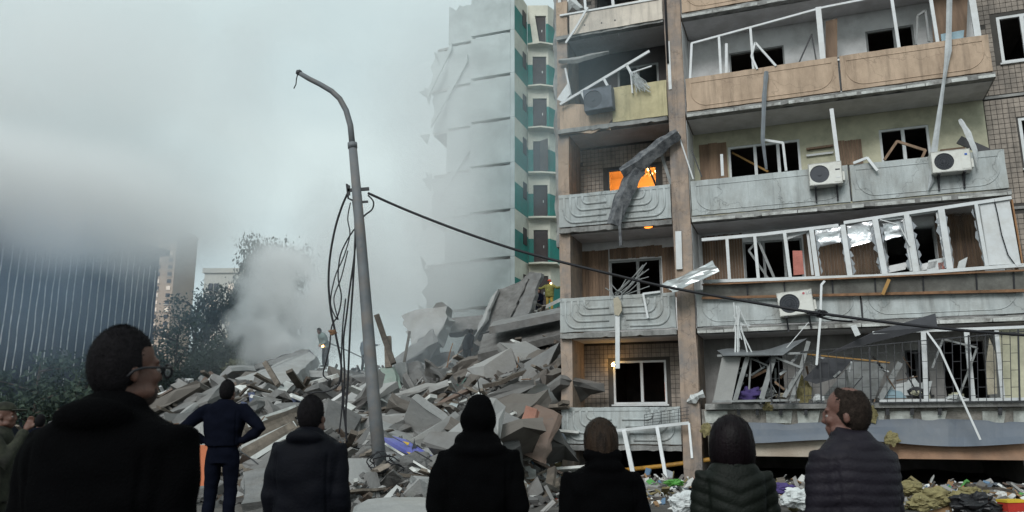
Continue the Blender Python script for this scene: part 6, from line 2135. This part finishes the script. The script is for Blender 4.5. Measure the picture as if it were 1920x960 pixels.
    if hair in ('short', 'balding'):
        r_, off = V((.079, .099, .120)), V((0, -.015, .010))
        def f(d):
            p = V((d.x * r_.x, d.y * r_.y, d.z * r_.z)) + off
            face_ = ss(.012, .034, p.y) * (1 - ss(.042, .062, p.z))
            fore = ss(.058, .074, p.y) * (1 - ss(.088, .104, p.z))
            side = ss(.002, .016, p.y) * (1 - ss(-.016, .004, p.z)) + ss(-.03, -.012, p.y) * (1 - ss(-.062, -.046, p.z))
            low = 1 - ss(-.104, -.085, p.z)
            bare = min(1, max(face_, fore, side, low))
            if hair == 'balding':
                rec = ss(.030, .055, p.y) * ss(.03, .06, p.z)
                crown = 1 - ss(.036, .06, (p - V((0, -.03, .125))).length)
                bare = max(bare, rec, crown * .8)
            return (1.018 - .11 * bare) if hair == 'balding' else 1.03 - .19 * bare
        hairball(r_, f, off=off, nu=72, nv=48, fuzz=.02)
    elif hair == 'bob':
        rings = []
        rings_bob = ((-.185, .062, .05), (-.17, .088, .072), (-.135, .110, .095), (-.08, .120, .112), (-.02, .117, .12), (.04, .107, .115), (.085, .088, .095), (.112, .060, .065), (.126, .03, .03), (.129, .01, .01))
        for z, a, b in rings_bob:
            rings.append([bend(hc + M3 @ (p + V((0, -.025, 0)))) for p in ering((0, 0, z), a * (1 + .02 * noise.noise((z * 30, a * 40, 0))), b, 32, 2.1)])
        me = MB().loft(rings)
        o = part('hair', me, hairm, root, smooth=True)
        displace(o.data, lambda c: .003 * noise.noise((c[0] * 45, c[1] * 45, c[2] * 5)))
        locks(rings_bob, 700, .0035, .02)
    elif hair == 'tied':
        rings_t = [(.118, .03, .035), (.105, .055, .06), (.08, .078, .085), (.04, .090, .103), (0, .092, .110), (-.04, .088, .112), (-.08, .076, .110), (-.115, .058, .10), (-.15, .045, .092)]
        locks(rings_t, 650, .0032, .012)
        hairball((.085, .106, .097), lambda d: 1.06 - .2 * ss(.35, .6, d.y) * (1 - ss(.3, .5, d.z)), fuzz=.012)
        hm = MB().ell((0, 0, 0), (.078, .068, .125), None, 22, 14)
        hm.v = [bend(hc + M3 @ (p + V((0, -.06, -.06)))) for p in hm.v]
        part('tied_hair', hm, hairm, root, smooth=True)
    if hair == 'helmet':
        hairball((.10, .125, .10), lambda d: 1.05 if d.z > -.1 else .7)
    if hair == 'cap':
        hairball((.082, .104, .092), lambda d: 1.08 if d.z > .12 else .85, 'cap')
        hm = MB().ell((0, 0, 0), (.07, .07, .012), None, 18, 8)
        hm.v = [bend(hc + M3 @ (p + V((0, .12, .05)))) for p in hm.v]
        part('cap_peak', hm, hairm, root, smooth=True)
    if voxel < .015 and hood != 'up':
        for s in (-1, 1):
            part('eye', MB().ell(bend(hc + M3 @ V((.031 * s, .081, -.012))), (.011, .011, .009), M3, 12, 8), m_eye, root, smooth=True)
    if extras:
        extras(root, lambda p: bend(hc + M3 @ V(p)), bend)
    return root

def glasses(root, hp, bend):
    part('beard', MB().ell(hp((0, .034, -.082)), (.0535, .062, .048), Euler((0, 0, RAD(-34))).to_matrix(), 26, 18, fn=lambda d: 1 if d.z < .35 else .9), mat('beard_shadow', (.03, .018, .014), var=.3, scale=40), root, smooth=True)
    g = MB()
    for s in (-1, 1):
        ring = [hp((.034 * s + .027 * math.cos(t), .118, -.014 + .021 * math.sin(t))) for t in np.linspace(0, 2 * math.pi, 17)]
        g.tube(ring, .0042, 6, cap=False)
        g.tube([hp((.061 * s, .117, -.006)), hp((.078 * s, .08, -.004)), hp((.083 * s, .02, -.004)), hp((.084 * s, -.012, -.012)), hp((.083 * s, -.03, -.03))], .004, 6)
    g.tube([hp((-.008, .119, -.008)), hp((0, .122, -.005)), hp((.008, .119, -.008))], .0028, 6)
    gl = part('glasses', g, m_wire, root, smooth=True)
    for s in (-1, 1):
        part('lens', MB().prism([hp((.034 * s + .026 * math.cos(t), .1175, -.014 + .020 * math.sin(t))) for t in np.linspace(0, 2 * math.pi, 15)[:-1]], (0, 0.0008, 0)), m_gls, gl)
person('man in black hoodie and glasses with his head turned right, nearest at the left', 216, 2.5, 0, 1.82, face=-8, yaw=-34, pitch=4, headk=.98, arms='down', bulk=.97, jacket=m_black, collar='hood', shoulder=1.05, extras=glasses, voxel=.008)
person('man in dark navy clothes standing with hands on hips', 421, 10.0, .24, 1.83, face=0, yaw=-8, pitch=3, arms='hips', jacket=m_navy, trousers=m_navy, hem=1.0, bulk=1.0, shoulder=1.05, voxel=.011)
def stripes(root, hp, bend):
    for s in (1,):
        A = ARMS['down']
        sh, el = V((A[0][0] * s * 1.02, A[0][1], A[0][2])), V((A[1][0] * s * 1.01, A[1][1], A[1][2]))
        a, b = sh.lerp(el, .31), sh.lerp(el, .43)
        part('sleeve_stripe', MB().tube([a, b], 0.074, 22), m_bag, root, smooth=True)
person('man in dark jacket with a white stripe on the sleeve', 582, 5.3, 0, 1.70, face=-6, yaw=-10, pitch=4, arms='down', bulk=1.02, jacket=m_navy2, collar='hood', shoulder=1.02, extras=stripes, voxel=.009)
person('person in black hooded top with the hood pulled up', 897, 4.65, 0, 1.66, yaw=0, arms='pockets', bulk=1.02, jacket=m_black, hood='up', shoulder=1.03, hair='none', headk=1.1, voxel=.009)
person('woman with brown tied hair in a black jacket with hood down', 1126, 4.55, 0, 1.53, face=4, yaw=0, arms='pockets', bulk=1.07, jacket=m_black, hairm=m_hairbr, hair='tied', collar='both', girl=True, headk=1.16, voxel=.009)
person('woman with dark bobbed hair in a dark green quilted jacket', 1370, 4.4, 0, 1.55, face=-3, arms='front', bulk=.93, shoulder=.95, headk=1.12, jacket=m_olive, hairm=mat('hair_dark_red', (.0045, .0025, .0035), rough=.5, var=.5, scale=30, stretch=.15, bump=.2, bscale=60, spec=.12), hair='bob', collar='stand', quilt='chevron', girl=True, voxel=.008)
person('balding man in a plum quilted jacket looking left', 1594, 4.05, 0, 1.695, face=13, yaw=50, pitch=-2, arms='front', bulk=.98, shoulder=.97, headk=1.1, jacket=m_plum, skin=m_skin2, hairm=m_hairg, hair='balding', collar='stand', quilt='rows', voxel=.008)
person('man in camouflage cap and jacket at the far left edge', 2, 8.0, 0, 1.74, face=-75, yaw=-10, arms='front', arm_r='phone', jacket=m_camo, hairm=m_camo, hair='cap', trousers=m_camo, voxel=.013)
person('dark-clothed bystander far left before the dark building', 74, 14.5, 0, 1.72, face=10, arms='front', jacket=m_navy, voxel=.02)
person('bystander with pale cap glimpsed over the spectacled man shoulder', 110, 19, .2, 1.72, face=0, arms='down', jacket=mat('grey_coat', (.12, .12, .12)), hairm=mat('pale_cap', (.45, .38, .3)), hair='cap', voxel=.02)
# rescuers on the heap
m_helm = mat('red_helmet', (.42, .05, .02), rough=.35, bump=0)
def ffx(root, hp, bend):
    for z in (1.0, 1.2):
        part('reflective_band', MB().loft([[bend(p) for p in ering((0, -.012, zz), .235, .18, 24)] for zz in (z, z + .05)]), mat('reflective_band', (.5, .6, .1), rough=.4, bump=0), root)
    part('head_torch', MB().ell(hp((-.10, .08, -.10)), (.05, .05, .05)), mat('head_torch_glow', (1, .8, .4), emit=(1, .7, .25), estr=7, bump=0), root)
    part('air_cylinder', MB().tube([bend(V((0, -.22, 1.0))), bend(V((0, -.22, 1.4)))], .08, 12), m_acd, root, smooth=True)
person('firefighter with red helmet and yellow suit behind the jutting slab', 1033, 44, P(1033, 590, 44).z + .15, 1.85, face=165, arms='out', jacket=m_fire, trousers=mat('firefighter_trousers', (.35, .24, .05)), hairm=m_helm, hair='helmet', voxel=.022, extras=ffx, bulk=1.15)
person('dark-clad rescuer crouching left of the red-helmeted firefighter', 1013, 43.5, P(1013, 592, 43.5).z - .1, 1.75, face=150, arms='front', jacket=m_navy, voxel=.025, crouch=.15)
pw = surf(874, 694) or P(874, 694, 36)
person('dark-clad worker climbing over the heap, middle', 874, pw.y, pw.z, 1.75, face=-40, arms='down', jacket=m_navy2, voxel=.025, lean=.3)
pw = surf(606, 688) or P(606, 688, 34)
def torch(root, hp, bend):
    part('hand_torch', MB().ell(bend(V((-.05, .2, 1.0))), (.05, .05, .05)), mat('hand_torch_glow', (1, .7, .4), emit=(1, .5, .15), estr=18, bump=0), root)
person('stooping worker with a small light, hazy left of the hanging cables', 604, pw.y, pw.z, 1.75, face=140, arms='front', jacket=mat('grey_green_overall', (.13, .17, .16)), trousers=m_navy, voxel=.025, lean=.55, extras=torch)
pw = surf(680, 700) or P(680, 700, 35)
person('hazy worker pointing right, half hidden by the lamp post', 679, pw.y, pw.z, 1.78, face=-25, arms='down', arm_r='out', jacket=mat('worker_blue', (.07, .09, .11)), voxel=.025)
